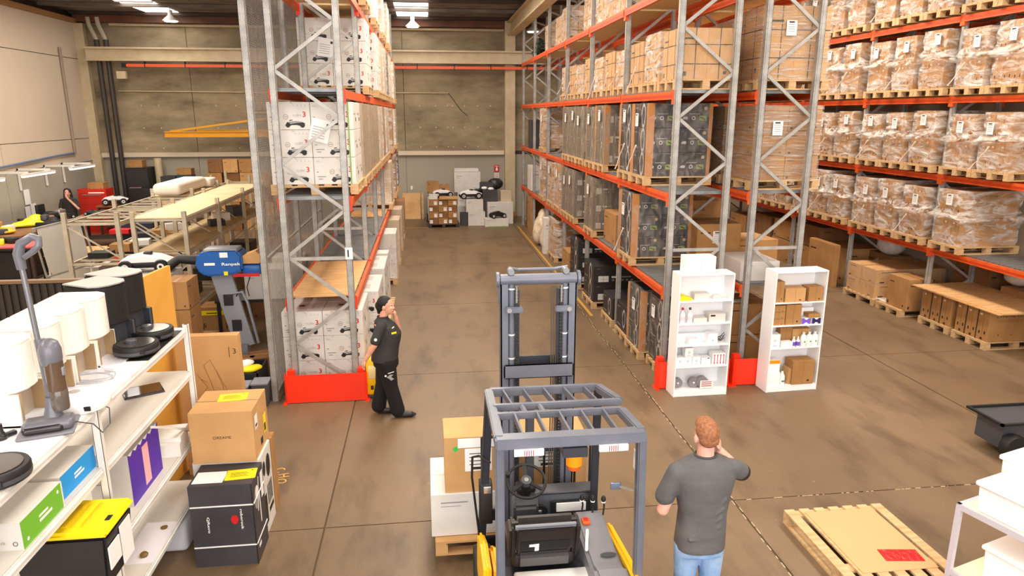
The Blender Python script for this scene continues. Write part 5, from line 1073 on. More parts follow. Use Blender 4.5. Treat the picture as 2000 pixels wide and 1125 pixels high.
# mast
my=5.35
for s in (-1,1):
    cx=.855+s*.275
    MB().box(cx-.03-.83,cx+.03-.83,my-.06-4.6,my-.05-4.6,.08,2.7,TRUCK).box(cx-.83+s*.02,cx-.83+s*.03,my-.06-4.6,my+.06-4.6,.08,2.7,TRUCK).box(cx-.03-.83,cx+.03-.83,my+.05-4.6,my+.06-4.6,.08,2.7,TRUCK).build('outer_channel',fk)
    cx=.855+s*.165
    MB().box(cx-.83-.012,cx-.83+.012,my-.05-4.6,my+.05-4.6,.1,2.6,TRUCKD).build('inner_channel',fk)
    cx=.855+s*.215; MB().cyl(L((cx,my-.03,.1)),L((cx,my-.03,2.66)),.027,.027,TRUCK,16).build('lift_cylinder',fk,smooth=True)
    for z in (2.22,2.6,2.02): MB().cyl(L((cx,my-.03,z)),L((cx,my-.03,z+.012)),.029,.029,WHITE,16).build('cylinder_mark',fk)
    cx=.855+s*.18; b=MB()
    for q in range(80): z=.4+q*.028; b.box(cx-.83-.013,cx-.83+.013,my-4.6-.085,my-4.6-.07,z,z+.017,BLACK)
    b.build('lift_chain',fk)['kind']='stuff'
    MB().cyl(L((cx,my-.08,2.5)),L((cx,my-.08,2.64)),.01,.01,SILV,8).build('chain_anchor',fk)
    MB().box(.855+s*.2-.07-.83,.855+s*.2+.07-.83,my-4.6-.1,my-4.6-.07,2.42,2.47,TRUCK).build('clamp_bracket',fk,bevel=.008); MB().cyl(L((.855+s*.24,my-.11,2.445)),L((.855+s*.24,my-.1,2.445)),.02,.02,SILV,12).build('bolt',fk)
    MB().lathe([(0,-.012),(.06,-.012),(.06,.012),(0,.012)],L((.855+s*.325,my-.02,2.68)),TRUCK,18,'x',1,1).build('tube_flange',fk); MB().prism([(-.03,2.7),(.05,2.7),(.03,2.5),(-.0,2.48)],.855+s*.31-.83-.01,.855+s*.31-.83+.01,TRUCK,lambda a,z,x:(x,my-4.6-.02+a,z)).build('side_plate',fk)
    MB().cyl(L((.855+s*.22,my-.06,2.745)),L((.855+s*.22,my+.03,2.745)),.025,.025,GREY,14).build('hose_pulley',fk)
MB().cyl(L((.55,my-.03,2.68)),L((1.16,my-.03,2.68)),.045,.045,TRUCK,20).build('top_tube',fk,smooth=True); MB().tube([L((.62,my+.03,2.76)),L((.7,my+.03,2.745)),L((1.0,my+.03,2.745)),L((1.1,my+.03,2.76))],.014,TRUCK,8).build('top_hose',fk)
fb('mast_cross_band',(.57,my-.1,1.93),(1.14,my-.1,1.93),.02,.12,TRUCK,.01); fb('mast_back_band',(.62,my+.06,1.96),(1.08,my+.06,1.96),.03,.09,TRUCKD)
for k in range(3): MB().tube([L((.96+.018*k,my-.04,2.62)),L((.965+.018*k,my-.045,1.6)),L((.95+.02*k,my-.05,.6))],.006,mat('hose',(88,78,70),.4),6).build('hose',fk)
fb('centre_cylinder',(.80,my+.02,.2),(.80,my+.02,1.62),.07,.07,DGREY); fb('mast_cross_band',(.6,my,1.2),(1.12,my,1.2),.03,.08,TRUCKD); fb('mast_foot_band',(.58,my,.25),(1.13,my,.25),.05,.14,TRUCKD)
fb('carriage_bar',(.4,my+.14,.5),(1.36,my+.14,.5),.04,.1,BLACK); fb('carriage_bar',(.4,my+.14,.24),(1.36,my+.14,.24),.04,.1,BLACK)
for k in range(8): x=.4+k*.137; fb('backrest_bar',(x,my+.14,.5),(x,my+.14,1.25),.018,.018,BLACK,0)
fb('backrest_bar',(.4,my+.14,1.25),(1.36,my+.14,1.25),.025,.025,BLACK)
for x in (.6,1.1): MB().box(x-.06-.83,x+.06-.83,.78,1.72,.05,.09,BLACK).box(x-.06-.83,x+.06-.83,.76,.80,.05,.52,BLACK).build('fork',fk)
# body
rbox('chassis',fk,TRUCKD,-.46,.48,-1.15,.55,.12,.42,.03); rbox('floor_plate',fk,BLACK,-.42,.44,.0,.5,.42,.44,.005)
MB().prism([(-1.15,.42),(-.05,.42),(-.05,.66),(-.2,.74),(-1.05,.74),(-1.15,.6)],-.39,.44,TRUCKD,lambda y,z,x:(x,y,z)).build('battery_cover_body',fk,bevel=.02,smooth=True,angle=.6)
rbox('rear_hood',fk,WPL,-.30,.30,-.42,-.3,.74,.785,.02)
MB().prism([(-.8,.96),(-.5,.95),(.08,.88),(.16,.5),(-.8,.5)],.455,.515,YEL,lambda y,z,x:(x,y,z)).build('side_panel',fk,bevel=.02)
MB().prism([(-.55,1.0),(-.2,.98),(.12,.84),(.16,.5),(-.55,.5)],-.53,-.475,YEL,lambda y,z,x:(x,y,z)).build('side_panel',fk,bevel=.02); MB().prism([(-.55,.98),(-.25,.95),(.0,.8),(.0,.5),(-.55,.5)],-.46,-.40,YEL,lambda y,z,x:(x,y,z)).build('inner_side_panel',fk,bevel=.02)
for x,y,r in ((-.46,.5,.22),(.48,.5,.22),(0,-.95,.18)):
    t=MB().lathe([(r*.6,-.07),(r*.95,-.07),(r,-.04),(r,.04),(r*.95,.07),(r*.6,.07)],(x,y,r),BLACK,28,'x').build('wheel',fk,smooth=True,angle=.6); MB().lathe([(r*.6,-.06),(r*.6,.06)],(x,y,r),YEL,18,'x').build('wheel_hub',t)
# dash
MB().prism([(.32,.42),(.32,.86),(.38,.98),(.5,.98),(.52,.42)],-.22,.47,TRUCKD,lambda y,z,x:(x,y,z)).build('front_cowl',fk,bevel=.012,smooth=True,angle=.6)
rbox('dash_top',fk,DGREY,-.2,.45,.36,.5,.975,1.0,.01); ins('dash_pocket',fk,BLACK,(.08,.44,.31,.322,.82,.94)); MB().box(.12,.36,.295,.312,.86,.93,WHITE).box(.14,.42,.27,.3,.78,.81,WHITE).build('papers',fk); ins('yellow_folder',fk,YLAB,(.17,.4,.268,.3,.765,.778))
MB().lathe([(0,0),(.05,0),(.05,-.02),(0,-.02)],(.0,.315,.87),BLACK,18,'y').build('key_dial',fk); rbox('key',fk,SILV,-.03,.0,.28,.3,.86,.89,.004)
MB().prism([(.3,.42),(.24,.95),(.33,1.03),(.42,.98),(.45,.42)],-.23,-.03,DGREY,lambda y,z,x:(x,y,z)).build('column_cover',fk,bevel=.02,smooth=True,angle=.7)
sw=MB(); R_=.15; cc=Vector(L((.70,4.86,1.17))); tl=math.radians(28)
def wp(a,r,h=0): v=Vector((r*math.cos(a),r*math.sin(a)*math.cos(tl)+h*-math.sin(tl),r*math.sin(a)*math.sin(tl)+h*math.cos(tl))); return cc+v
sw.tube([wp(2*PI*i/32,R_) for i in range(32)],.012,BLACK,8,True); t=sw.build('steering_wheel',fk,smooth=True)
b=MB()
for a in (PI*.5,PI*1.2,PI*1.8): b.bar(wp(a,.0),wp(a,R_),.03,.012,BLACK)
b.cyl(wp(0,0,-.02),wp(0,0,.02),.045,.04,DGREY,18).cyl(wp(0,0,.02),wp(0,0,.023),.018,.018,SILV,14).build('wheel_spokes',t); MB().cyl(wp(2.8,.15,.0),wp(2.8,.15,.05),.018,.02,BLACK,12).build('spinner_knob',t)
MB().cyl(wp(0,0,-.02),wp(0,0,-.18),.035,.05,BLACK,14).build('steering_column',fk); rbox('display',fk,BLACK,-.2,-.05,.28,.4,1.05,1.1,.012)
# seat
SB=mat('seat_vinyl',(58,52,48),.35,bump=.1,scale=60); SB2=mat('seat_dark',(44,36,34),.4)
rbox('seat_cushion',fk,SB,-.31,.16,-.25,.22,.76,.88,.04,4)
def tilt(name,pr,m,bev=.03): return MB().box(*pr,m).build(name,fk,(0,-.2,.86),(math.radians(14),0,0),smooth=True,bevel=bev,angle=.8)
tilt('seat_back',(-.31,.16,-.06,.05,.0,.36),SB,.045); tilt('seat_back_panel',(-.28,.13,-.085,-.05,.1,.30),SB2,.01); tilt('seat_back_piping',(-.29,.14,-.075,-.05,.325,.335),GREY,.003); tilt('seat_back_piping',(-.29,.14,-.075,-.05,.308,.314),GREY,.002)
tilt('seat_bolster',(-.33,-.28,-.07,.08,.0,.3),SB2,.02); tilt('seat_bolster',(.13,.18,-.07,.08,.0,.3),SB2,.02); tilt('seat_back_base',(-.28,.13,-.1,-.04,-.06,.08),mat('seat_base_grey',(86,84,84),.35),.03)
b=MB(); b.box(-.25,.10,-.0885,-.0865,.12,.2,BLACK); f=Face(b,(-.25,-.0885,.12),(1,0,0),(0,0,1),.001); f.poly([(.06,.055),(.13,.06),(.13,-.01),(.1,-.012),(.1,.03),(.06,.03)],WHITE); b.build('number_patch',fk,(0,-.2,.86),(math.radians(14),0,0))
# right console
CG=mat('console_grey',(132,130,136),.4)
MB().prism([(-.75,.74),(-.75,.93),(-.55,.95),(-.5,.9),(-.15,.92),(.12,.96),(.2,.9),(.2,.5),(-.75,.5)],.22,.45,CG,lambda y,z,x:(x,y,z)).build('right_console',fk,bevel=.025,smooth=True,angle=.6)
MB().lathe([(.0,0),(.055,0),(.06,.004),(.0,.005)],(.37,-.38,.915),DGREY,20,sy=.45).build('cup_recess',fk); rbox('emergency_switch',fk,ORANGE,.26,.32,-.04,.03,.94,.965,.006); rbox('switch_button',fk,RED,.275,.305,-.02,.015,.965,.972,.003); fb('seat_lever',(1.06,4.3,.9),(1.09,4.42,1.0),.02,.02,SILV,.004)
for k,(x,y) in enumerate(((.29,.14),(.37,.12),(.45,.1))):
    t=MB().tube([(x,y,.93),(x+.01,y+.01,1.0),(x+.0,y-.0,1.06)],.007,BLACK,8).build('control_lever',fk); MB().lathe([(0,-.01),(.016,0),(.02,.02),(.012,.04),(0,.045)],(x,y,1.05),BLACK,12).build('lever_knob',t,smooth=True); MB().cyl((x,y,1.04),(x,y,1.048),.018,.018,WHITE,12).build('knob_band',t)
MB().tube([(-.50,.3,.7),(-.55,.32,1.2),(-.545,.3,1.38),(-.5,.2,1.44),(-.43,.05,1.46)],.009,BLACK,8).build('grab_handle',fk,smooth=True)
rbox('left_control_box',fk,BLACK,-.50,-.40,.2,.3,.85,1.2,.01); rbox('left_lamp',fk,SILV,-.47,-.41,.19,.2,1.12,1.18,.005)
# cargo
pallet('pallet lifted on the forklift forks',-.02,5.52,.1,1.3,1.0,None,0,True,'x',KRAFTL)
carton('white',1.1,.7,.42,'white carton under the brown ones on the forklift',(.5,5.95,.245)); 
def kx(x,y,z,lx,ly,h,label): 
    b=MB().box(-lx/2,lx/2,-ly/2,ly/2,0,h,KRAFTL); f=Face(b,(-lx/2,-ly/2,0),(1,0,0),(0,0,1)); f.rect(.18,.2,.42,.42,WHITE); [f.rect(.22,.26+.035*q,.38,.268+.035*q,INK) for q in range(4)]; f.rect(.24,.215,.38,.24,INK); f.rect(.08,h-.13,.12,h-.09,mat('green_sticker',(40,190,80),.5),.6)
    f.rect(.12,h-.1,.46,h-.01,WHITE); return tag(b.build('carton',None,(x,y,z)),label,'box')
kx(.37,5.83,.667,.58,.42,.53,'brown carton with a white label at the left of the forklift load')
kx(1.03,5.83,.667,.66,.42,.48,'brown carton seen through the mast at the right of the forklift load')
# ---------------------------------------------------------------- people
def hand(S,p,d,up,side,L_=.17,curl=.6,sc=1.):
    """palm at p, fingers along d, palm normal up, thumb towards side"""
    p=Vector(p); d=Vector(d).normalized(); up=Vector(up).normalized(); sd=d.cross(up).normalized()
    if side<0: sd=-sd
    S.append(('cap',p,p+d*.05*sc,.024*sc,.026*sc)); 
    for o,l in ((.026,.068),(.009,.08),(-.009,.075),(-.026,.058)):
        a=p+d*.06*sc+sd*o*sc; S.append(('cap',p+sd*o*.7*sc,a,.013*sc,.0105*sc)); e1=(d*math.cos(curl*.6)+up*math.sin(curl*.6)); b1=a+e1*l*.5*sc; e2=(d*math.cos(curl*1.6)+up*math.sin(curl*1.6)); c1=b1+e2*l*.5*sc
        S.append(('cap',a,b1,.0095*sc,.009*sc)); S.append(('cap',b1,c1,.009*sc,.0075*sc))
    a=p+sd*.026*sc; b1=a+(d*.6+sd*.7+up*.3).normalized()*.04*sc; c1=b1+(d*.85+up*.45).normalized()*.03*sc
    S += [('cap',a,b1,.0125*sc,.0105*sc),('cap',b1,c1,.0105*sc,.0085*sc)]
def head(S,c,f,s=1.):
    """c head centre, f facing yaw"""
    R=Matrix.Rotation(f,3,'Z'); c=Vector(c)
    def q(x,y,z): return c+R@Vector((x,y,z))*s
    # local: face looks along +x
    S += [('ell',q(-.012,0,.03),(.1*s,.08*s,.1*s),(0,0,f)),('ell',q(.018,0,-.03),(.08*s,.066*s,.09*s),(0,0,f)),('cap',q(.045,0,-.085),q(.06,0,-.088),.03*s,.024*s),('cap',q(.088,0,.012),q(.106,0,-.022),.009*s,.014*s),('cap',q(.075,-.03,-.02),q(.075,.03,-.02),.022*s,.022*s),
          ('cap',q(.088,-.016,-.056),q(.088,.016,-.056),.0095*s,.0095*s),('cap',q(.084,-.013,-.068),q(.084,.013,-.068),.009*s,.009*s),('cap',q(.08,-.032,.022),q(.084,.03,.022),.012*s,.012*s)]
    for e in (-1,1): S += [('ell',q(-.01,e*.08,-.01),(.02*s,.012*s,.032*s),(0,0,f))]
    return q
def face_parts(q,t,m_hair,s=1.,lip=(176,84,80)):
    for e in (-1,1):
        o=MB().lathe([(0,-.012),(.008,-.009),(.012,0),(.008,.009),(0,.012)],q(.078,e*.031,.004),WHITE,10).build('eye',t,smooth=True); MB().lathe([(0,-.0055),(.0055,0),(0,.0055)],q(.0885,e*.031,.004),INK,8).build('iris',o)
        MB().tube([q(.088,e*.015,.022),q(.092,e*.03,.028),q(.082,e*.048,.022)],.004,m_hair,5).build('eyebrow',t)
    MB().tube([q(.092,-.02,-.06),q(.098,0,-.059),q(.092,.02,-.06)],.0055,mat('lip%d'%lip[0],lip,.5),6).build('lips',t)
# --- man in grey shirt, seen from behind (x right, y away)
mx,my_=1.955,4.42
t=thing('person','man with short ginger hair in a grey T-shirt, seen from behind, phone at his ear','person',(mx,my_,0))
S=[]; q=head(S,(.0,.02,1.68),PI/2+.05,1.03)
S += [('cap',(0,0,1.48),(0,.01,1.6),.066,.062),('loft',[(0,.0,.86,.15,.11),(0,0,.96,.165,.115),(0,0,1.1,.16,.11),(0,.0,1.25,.18,.115),(0,.0,1.38,.195,.115),(0,0,1.46,.17,.085),(0,0,1.53,.08,.06)],.85),
      ('cap',(-.2,0,1.43),(-.3,.0,1.12),.054,.045),('cap',(-.3,.0,1.12),(-.2,.22,1.14),.043,.032),('cap',(.2,0,1.42),(.325,.07,1.34),.054,.045),('cap',(.325,.07,1.34),(.135,.07,1.535),.043,.031),
      ('cap',(-.09,0,.88),(-.1,.0,.5),.09,.062),('cap',(-.1,0,.5),(-.105,-.02,.1),.058,.04),('cap',(.09,0,.88),(.1,0,.5),.09,.062),('cap',(.1,0,.5),(.105,-.02,.1),.058,.04),('cap',(-.105,-.02,.07),(-.12,.14,.04),.042,.035),('cap',(.105,-.02,.07),(.12,.14,.04),.042,.035)]
hand(S,(.12,.065,1.56),(-.12,.05,1.0),(-1,.1,0),1,curl=.5); hand(S,(-.19,.25,1.145),(.55,.8,.1),(0,0,1),1,curl=1.)
body=blob('body',S,SKIN2,.0065,2,t)
SH_=mat('shirt_grey',(98,96,97),.8,0,(86,84,86),5,bump=.5,stretch=(1,1,1.6))
sh=[('loft',[(0,0,.80,.185,.14),(0,0,.83,.188,.145),(0,-.005,.95,.182,.14),(.005,0,1.1,.178,.132),(0,0,1.25,.205,.138),(0,0,1.38,.235,.135),(0,0,1.46,.235,.11),(0,0,1.505,.18,.09),(0,0,1.54,.09,.075)],.8),('cap',(-.21,0,1.43),(-.285,.01,1.23),.068,.075),('cap',(.21,0,1.43),(.29,.05,1.375),.068,.074)]
# folds across the back
for k in range(5): sh.append(('cap',(-.13+.02*k,-.128+.004*k,.93+.03*k),(.08+.012*k,-.13,.95+.075*k),.012,.008))
blob('shirt',sh,SH_,.009,5,t)
MB().tube([(.078*math.cos(a*.5236),.008+.068*math.sin(a*.5236),1.545) for a in range(12)],.009,mat('collar',(70,68,70),.8),6,True).build('collar',t,smooth=True)
blob('sleeve_lining',[('cap',(.285,.05,1.372),(.315,.062,1.355),.072,.07)],BLACK,.01,2,t)
JE=mat('denim',(112,146,190),.8,0,(152,180,214),6,bump=.15)
blob('jeans',[('loft',[(0,0,.76,.18,.135),(0,0,.84,.18,.135),(0,0,.93,.165,.12)],.8),('cap',(-.092,0,.8),(-.1,0,.5),.103,.08),('cap',(-.1,0,.5),(-.105,-.01,.08),.078,.068),('cap',(.092,0,.8),(.1,0,.5),.103,.08),('cap',(.1,0,.5),(.105,-.01,.08),.078,.068)],JE,.011,3,t)
for s in (-1,1): blob('shoe',[('cap',(s*.105,-.05,.05),(s*.115,.16,.045),.048,.045),('ell',(s*.11,.06,.03),(.05,.15,.032))],mat('shoe_dark',(40,36,36),.5),.01,2,t)
GH=mat('ginger_hair',(164,108,72),.75,0,(132,80,50),60,bump=.2)
b_=blob('hair',[('ell',q(-.02,0,.045),(.1,.085,.096),(0,0,PI/2)),('ell',q(-.055,0,-.0),(.058,.076,.06),(0,0,PI/2)),('ell',q(.02,0,.085),(.085,.072,.055),(0,0,PI/2))],GH,.006,2,t)
t2=thing('phone','black phone held at the ear of the man in the grey shirt','phone',(mx+.1,my_+.06,1.65)); rbox('phone_body',t2,BLACK,-.005,.005,-.035,.035,-.07,.07,.004)
face_parts(q,t,GH)
# --- woman walking towards the aisle (faces +x)
t=thing('person','woman in a black polo and trousers walking past the orange guard, hand at mouth','person',(-.6,8.86,0))
S=[]; q=head(S,(.03,-.0,1.525),-.35,.95)
S += [('cap',(-.035,0,1.33),(.005,0,1.45),.055,.052),('loft',[(-.02,0,.80,.14,.155),(-.01,0,.95,.15,.15),(.0,0,1.1,.16,.15),(.01,0,1.2,.15,.16),(-.02,0,1.3,.12,.16),(-.03,0,1.36,.08,.09)],.9),
     ('cap',(-.05,-.165,1.29),(-.14,-.21,1.06),.052,.042),('cap',(-.14,-.21,1.06),(-.255,-.2,.87),.04,.027),('cap',(-.02,.15,1.28),(.17,.13,1.12),.05,.042),('cap',(.17,.12,1.12),(.14,.03,1.36),.04,.027),
     ('cap',(-.01,-.08,.84),(.02,-.08,.46),.1,.065),('cap',(.02,-.08,.46),(.12,-.08,.1),.06,.04),('cap',(-.02,.08,.84),(-.05,.08,.46),.1,.065),('cap',(-.05,.08,.46),(-.14,.08,.1),.06,.04)]
hand(S,(-.265,-.2,.845),(-.45,.05,-.85),(.8,0,-.4),1,curl=.7,sc=.92); hand(S,(.135,.02,1.385),(-.15,-.25,.9),(-1,.1,.1),-1,curl=1.1,sc=.92)
blob('body',S,SKIN,.0065,2,t)
PB=mat('polo_black',(50,48,50),.75,0,(42,40,42),8,bump=.12)
blob('polo_shirt',[('loft',[(-.03,0,.80,.175,.19),(-.025,0,.84,.178,.19),(-.005,0,.97,.175,.175),(.015,0,1.08,.182,.17),(.028,0,1.17,.18,.175),(-.0,0,1.27,.145,.178),(-.03,0,1.335,.105,.13),(-.03,0,1.385,.064,.07)],.95),('cap',(-.04,-.155,1.3),(-.12,-.2,1.12),.07,.066),('cap',(-.02,.15,1.29),(.1,.14,1.17),.068,.064)],PB,.009,4,t)
b=MB(); b.tube([(-.028+.066*math.cos(a*.5236),.068*math.sin(a*.5236),1.388+.0*a) for a in range(12)],.011,PB,6,True); b.build('collar',t,smooth=True)
TR=mat('trousers_black',(14,13,14),.85)
blob('trousers',[('loft',[(-.01,0,.72,.165,.175),(-.015,0,.80,.17,.18),(-.01,0,.88,.15,.165)],.9),('cap',(-.0,-.075,.78),(.04,-.08,.46),.125,.098),('cap',(.04,-.08,.46),(.12,-.08,.1),.094,.098),('cap',(-.03,.075,.78),(-.07,.08,.46),.125,.1),('cap',(-.07,.08,.46),(-.14,.08,.11),.094,.1)],TR,.011,3,t)
blob('boot',[('cap',(.13,-.08,.055),(.29,-.1,.045),.05,.042),('ell',(.24,-.09,.035),(.13,.05,.035))],mat('boot_black',(38,36,36),.45),.009,2,t); blob('boot',[('cap',(-.15,.08,.055),(-.0,.07,.045),.05,.042),('ell',(-.06,.08,.03),(.13,.05,.032))],M('boot_black'),.009,2,t)
HD=mat('hair_dark',(26,18,16),.65,0,(18,12,11),30,bump=.3)
blob('hair',[('ell',q(-.032,0,.048),(.1,.083,.095),(0,0,-.35)),('ell',q(-.075,0,-.01),(.05,.07,.07),(0,0,-.35)),('ell',q(-.115,.0,.0),(.05,.05,.065)),('cap',q(-.12,0,-.02),q(-.12,0,-.1),.035,.02)],HD,.006,2,t)
face_parts(q,t,HD,.95)
ins('badge',t,YLAB,(-.035,.035,-.006,.006,-.01,.014)); o=bpy.data.objects['badge']; 
o.location=(.115,-.142,1.2); o.rotation_euler=(0,0,.6); o2=ins('name_tag',t,WHITE,(-.02,.02,-.004,.004,-.006,.006)); o2.location=(.105,-.128,1.27); o2.rotation_euler=(0,-.5,.6)
o3=MB().cyl((0,0,0),(0,-.006,0),.02,.02,WHITE,14).build('sleeve_patch',t,(-.11,-.27,1.16)); 
b=MB(); f=Face(b,(0,0,0),(1,0,0),(0,0,1),.002); f.poly([(0,0),(.05,.035),(.09,.03),(.06,.0),(.1,-.03),(.06,-.05),(.03,-.02)],WGREY); f.disc(-.01,.02,.014,WHITE,8); f.line(.02,.05,.1,.07,.01,WHITE); b.build('trouser_print',t,(.0,-.205,.62),(0,0,.15))
# --- person at the workbench
t=thing('person','person with long dark hair in a black T-shirt behind the workbench, hand at the mouth','person',(-11.2,23.4,0))
S=[]; q=head(S,(.0,.0,1.55),-PI/2+.3,1.05)
S += [('cap',(0,0,1.36),(0,0,1.48),.06,.055),('loft',[(0,0,.1,.16,.12),(0,0,.9,.17,.12),(0,0,1.2,.19,.13),(0,0,1.33,.17,.1),(0,0,1.4,.08,.06)]),('cap',(.19,0,1.3),(.3,-.1,1.07),.055,.045),('cap',(.3,-.1,1.07),(.06,-.17,1.4),.042,.03),('cap',(-.19,0,1.3),(-.22,-.08,1.05),.055,.045),('cap',(-.22,-.08,1.05),(-.12,-.26,.95),.042,.03)]
hand(S,(.05,-.165,1.43),(-.5,.1,.8),(0,1,0),1,curl=.9); hand(S,(-.11,-.28,.94),(.4,-.7,-.3),(0,0,-1),1,curl=.4)
blob('body',S,SKIN,.012,2,t)
blob('shirt',[('loft',[(0,0,.8,.2,.15),(0,0,1.1,.2,.15),(0,0,1.28,.22,.15),(0,0,1.36,.17,.11),(0,0,1.42,.09,.07)]),('cap',(.18,0,1.31),(.27,-.06,1.12),.075,.075),('cap',(-.18,0,1.31),(-.22,-.05,1.12),.075,.075)],mat('shirt_black',(40,38,38),.8),.016,2,t)
blob('trousers',[('cap',(-.1,0,.8),(-.1,0,.1),.11,.07),('cap',(.1,0,.8),(.1,0,.1),.11,.07)],TR,.02,2,t)
blob('hair',[('ell',q(-.02,0,.05),(.11,.095,.1)),('cap',q(-.04,.07,.0),q(-.03,.1,-.25),.045,.04),('cap',q(-.04,-.07,.0),q(-.03,-.1,-.25),.045,.04),('cap',q(-.08,0,0),q(-.09,0,-.25),.06,.06)],HD,.011,2,t)
face_parts(q,t,HD)
# ---------------------------------------------------------------- workshop rack frames
def lowrack(name_label,x0,x1,ys,z0s,boards,group):
    t=thing('shelf_frame',name_label,'shelving',((x0+x1)/2,ys[0],0),0,group); hw=(x1-x0)/2; PG=mat('pale_steel',(196,184,162),.5,.2,(176,162,140),4)
    for y in ys:
        for s in (-1,1): ins('post',t,PG,(s*hw-.035,s*hw+.035,y-ys[0]-.03,y-ys[0]+.03,0,2.32))
        for z in z0s: ins('cross_bar',t,PG,(-hw,hw,y-ys[0]-.015,y-ys[0]+.015,z-.05,z-.01))
        MB().bar((-hw,y-ys[0],2.1),(hw,y-ys[0],1.5),.03,.02,PG).build('brace',t); MB().bar((hw,y-ys[0],1.4),(-hw,y-ys[0],.7),.03,.02,PG).build('brace',t)
    for i in range(len(ys)-1):
        for li,z in enumerate(z0s):
            for s in (-1,1): ins('side_beam',t,PG,(s*hw-.02,s*hw+.02,ys[i]-ys[0]+.03,ys[i+1]-ys[0]-.03,z-.08,z-.0))
            bd=boards(i,li)
            if bd: ins('shelf_board',t,bd,(-hw+.0,hw-.0,ys[i]-ys[0]-.02,ys[i+1]-ys[0]-.03,z,z+.02))
            else: 
                for q in range(4): ins('slat',t,PG,(-hw,hw,ys[i]-ys[0]+.3+q*.45,ys[i]-ys[0]+.34+q*.45,z-.04,z-.01))
    return t
BD=mat('pale_board',(238,214,170),.6,0,(228,200,154),2)
BD2=mat('dull_board',(186,162,120),.7,0,(170,146,104),2)
ysr=[12.6,14.6,16.6,18.6]
lowrack('long pale shelf frame with boards, behind the blue machine',-5.05,-4.2,ysr,[.6,1.62,2.2],lambda i,l: BD if l==2 else BD2 if l==1 else (BD2 if i else None),'workshop shelf frames')
lowrack('pale shelf frame with open slats on the side of the workbench',-6.15,-5.3,ysr,[1.45,2.15],lambda i,l: None if (l==0 or i<2) else BD,'workshop shelf frames')
lowrack('short pale shelf frame at the far end with cartons behind',-5.9,-4.9,[20.2,21.6],[1.2,2.0],lambda i,l: BD2 if l==0 else None,'workshop shelf frames')
tag(rbox('foam_roll',None,mat('foam_white',(238,228,212),.7,bump=.3,scale=10),-.3,.3,-1.,1.,0,.26,.1,4,(-5.75,17.3,2.19),(0,0,.0)),'long white wrapped roll lying on the slatted shelf frame','roll')
tag(rbox('foam_block',None,M('foam_white'),-.35,.35,-.3,.3,0,.2,.06,3,(-5.7,18.5,2.19)),'white foam block beside the long roll on the shelf frame','block')
def rover(label,x,y,z,rz,col=WMEL,s=1.):
    t=thing('robot_mower',label,'robot mower',(x,y,z),rz,'wheeled robot mowers')
    rbox('chassis',t,BLACK,-.28*s,.28*s,-.15*s,.15*s,.07*s,.15*s,.02); MB().prism([(-.32*s,.14*s),(-.26*s,.2*s),(-.05*s,.25*s),(.16*s,.22*s),(.34*s,.15*s),(.3*s,.11*s),(-.3*s,.11*s)],-.14*s,.14*s,col,lambda a,z_,y_:(a,y_,z_)).build('top_shell',t,bevel=.015,smooth=True,angle=.7)
    for a in (-.22,.22):
        for b_ in (-.18,.18):
            w=MB().lathe([(.04*s,-.035*s),(.085*s,-.035*s),(.095*s,0),(.085*s,.035*s),(.04*s,.035*s)],(a*s,b_*s,.095*s),BLACK,16,'y').build('wheel',t,smooth=True); MB().lathe([(.045*s,-.037*s),(.045*s,.037*s)],(a*s,b_*s,.095*s),WPL,12,'y').lathe([(.02*s,-.04*s),(.02*s,.04*s)],(a*s,b_*s,.095*s),BLACK,8,'y').build('wheel_rim',w)
    rbox('sensor_turret',t,BLACK,-.02*s,.08*s,-.05*s,.05*s,.23*s,.27*s,.01); return t
rover('white robot mower on the open floor beside the trolley',-9.85,18.8,0,-.5,WMEL,1.15)
rover('white robot mower on white cartons inside the shelf frame',-4.4,11.3,1.555,.1,WMEL,1.15)
rover('white robot mower at the back of the workbench near the dark cabinet',-10.45,24.9,.985,.3,WMEL,1.2)
rover('white robot mower on the floor under the shelf frame',-5.2,15.4,.62,.2,mat('mower_grey',(196,190,180),.4),1.1)
# cartons & bins beside it
carton('white',.75,.55,.52,'white carton with printing under the white robot mower, upper one',(-4.35,11.3,1.03),0); carton('white',.95,.65,.52,'white carton under the printed one beside the shelf frame, middle one',(-4.35,11.3,.52),0); carton('grey',.95,.65,.52,'dark carton at the base of the white carton stack',(-4.35,11.3,.0),0)
tag(sbox('cabinet','pale grey cabinet carrying an open brown carton','cabinet',-6.75,14.3,0,.9,.8,1.1,mat('cabinet_grey',(186,180,170),.5)),None,None)
t=thing('carton','open brown carton with raised flaps on the pale grey cabinet','box',(-6.8,14.3,1.102)); b=MB(); b.box(-.35,.35,-.3,.3,0,.02,KRAFT).box(-.35,-.34,-.3,.3,0,.14,KRAFT).box(.34,.35,-.3,.3,0,.14,KRAFT).box(-.35,.35,-.3,-.29,0,.14,KRAFT).box(-.35,.35,.29,.3,0,.14,KRAFT); b.build('tray',t)
MB().bar((-.35,0,.14),(-.5,0,.22),.6,.008,KRAFTL,(0,0,1)).build('side_flap',t); MB().bar((.35,0,.14),(.1,0,.3),.6,.008,KRAFTL).build('side_flap',t); MB().bar((0,-.3,.14),(0,-.1,.28),.7,.008,KRAFTL).build('end_flap',t); MB().bar((0,.3,.14),(0,.45,.26),.7,.008,KRAFTL).build('end_flap',t)
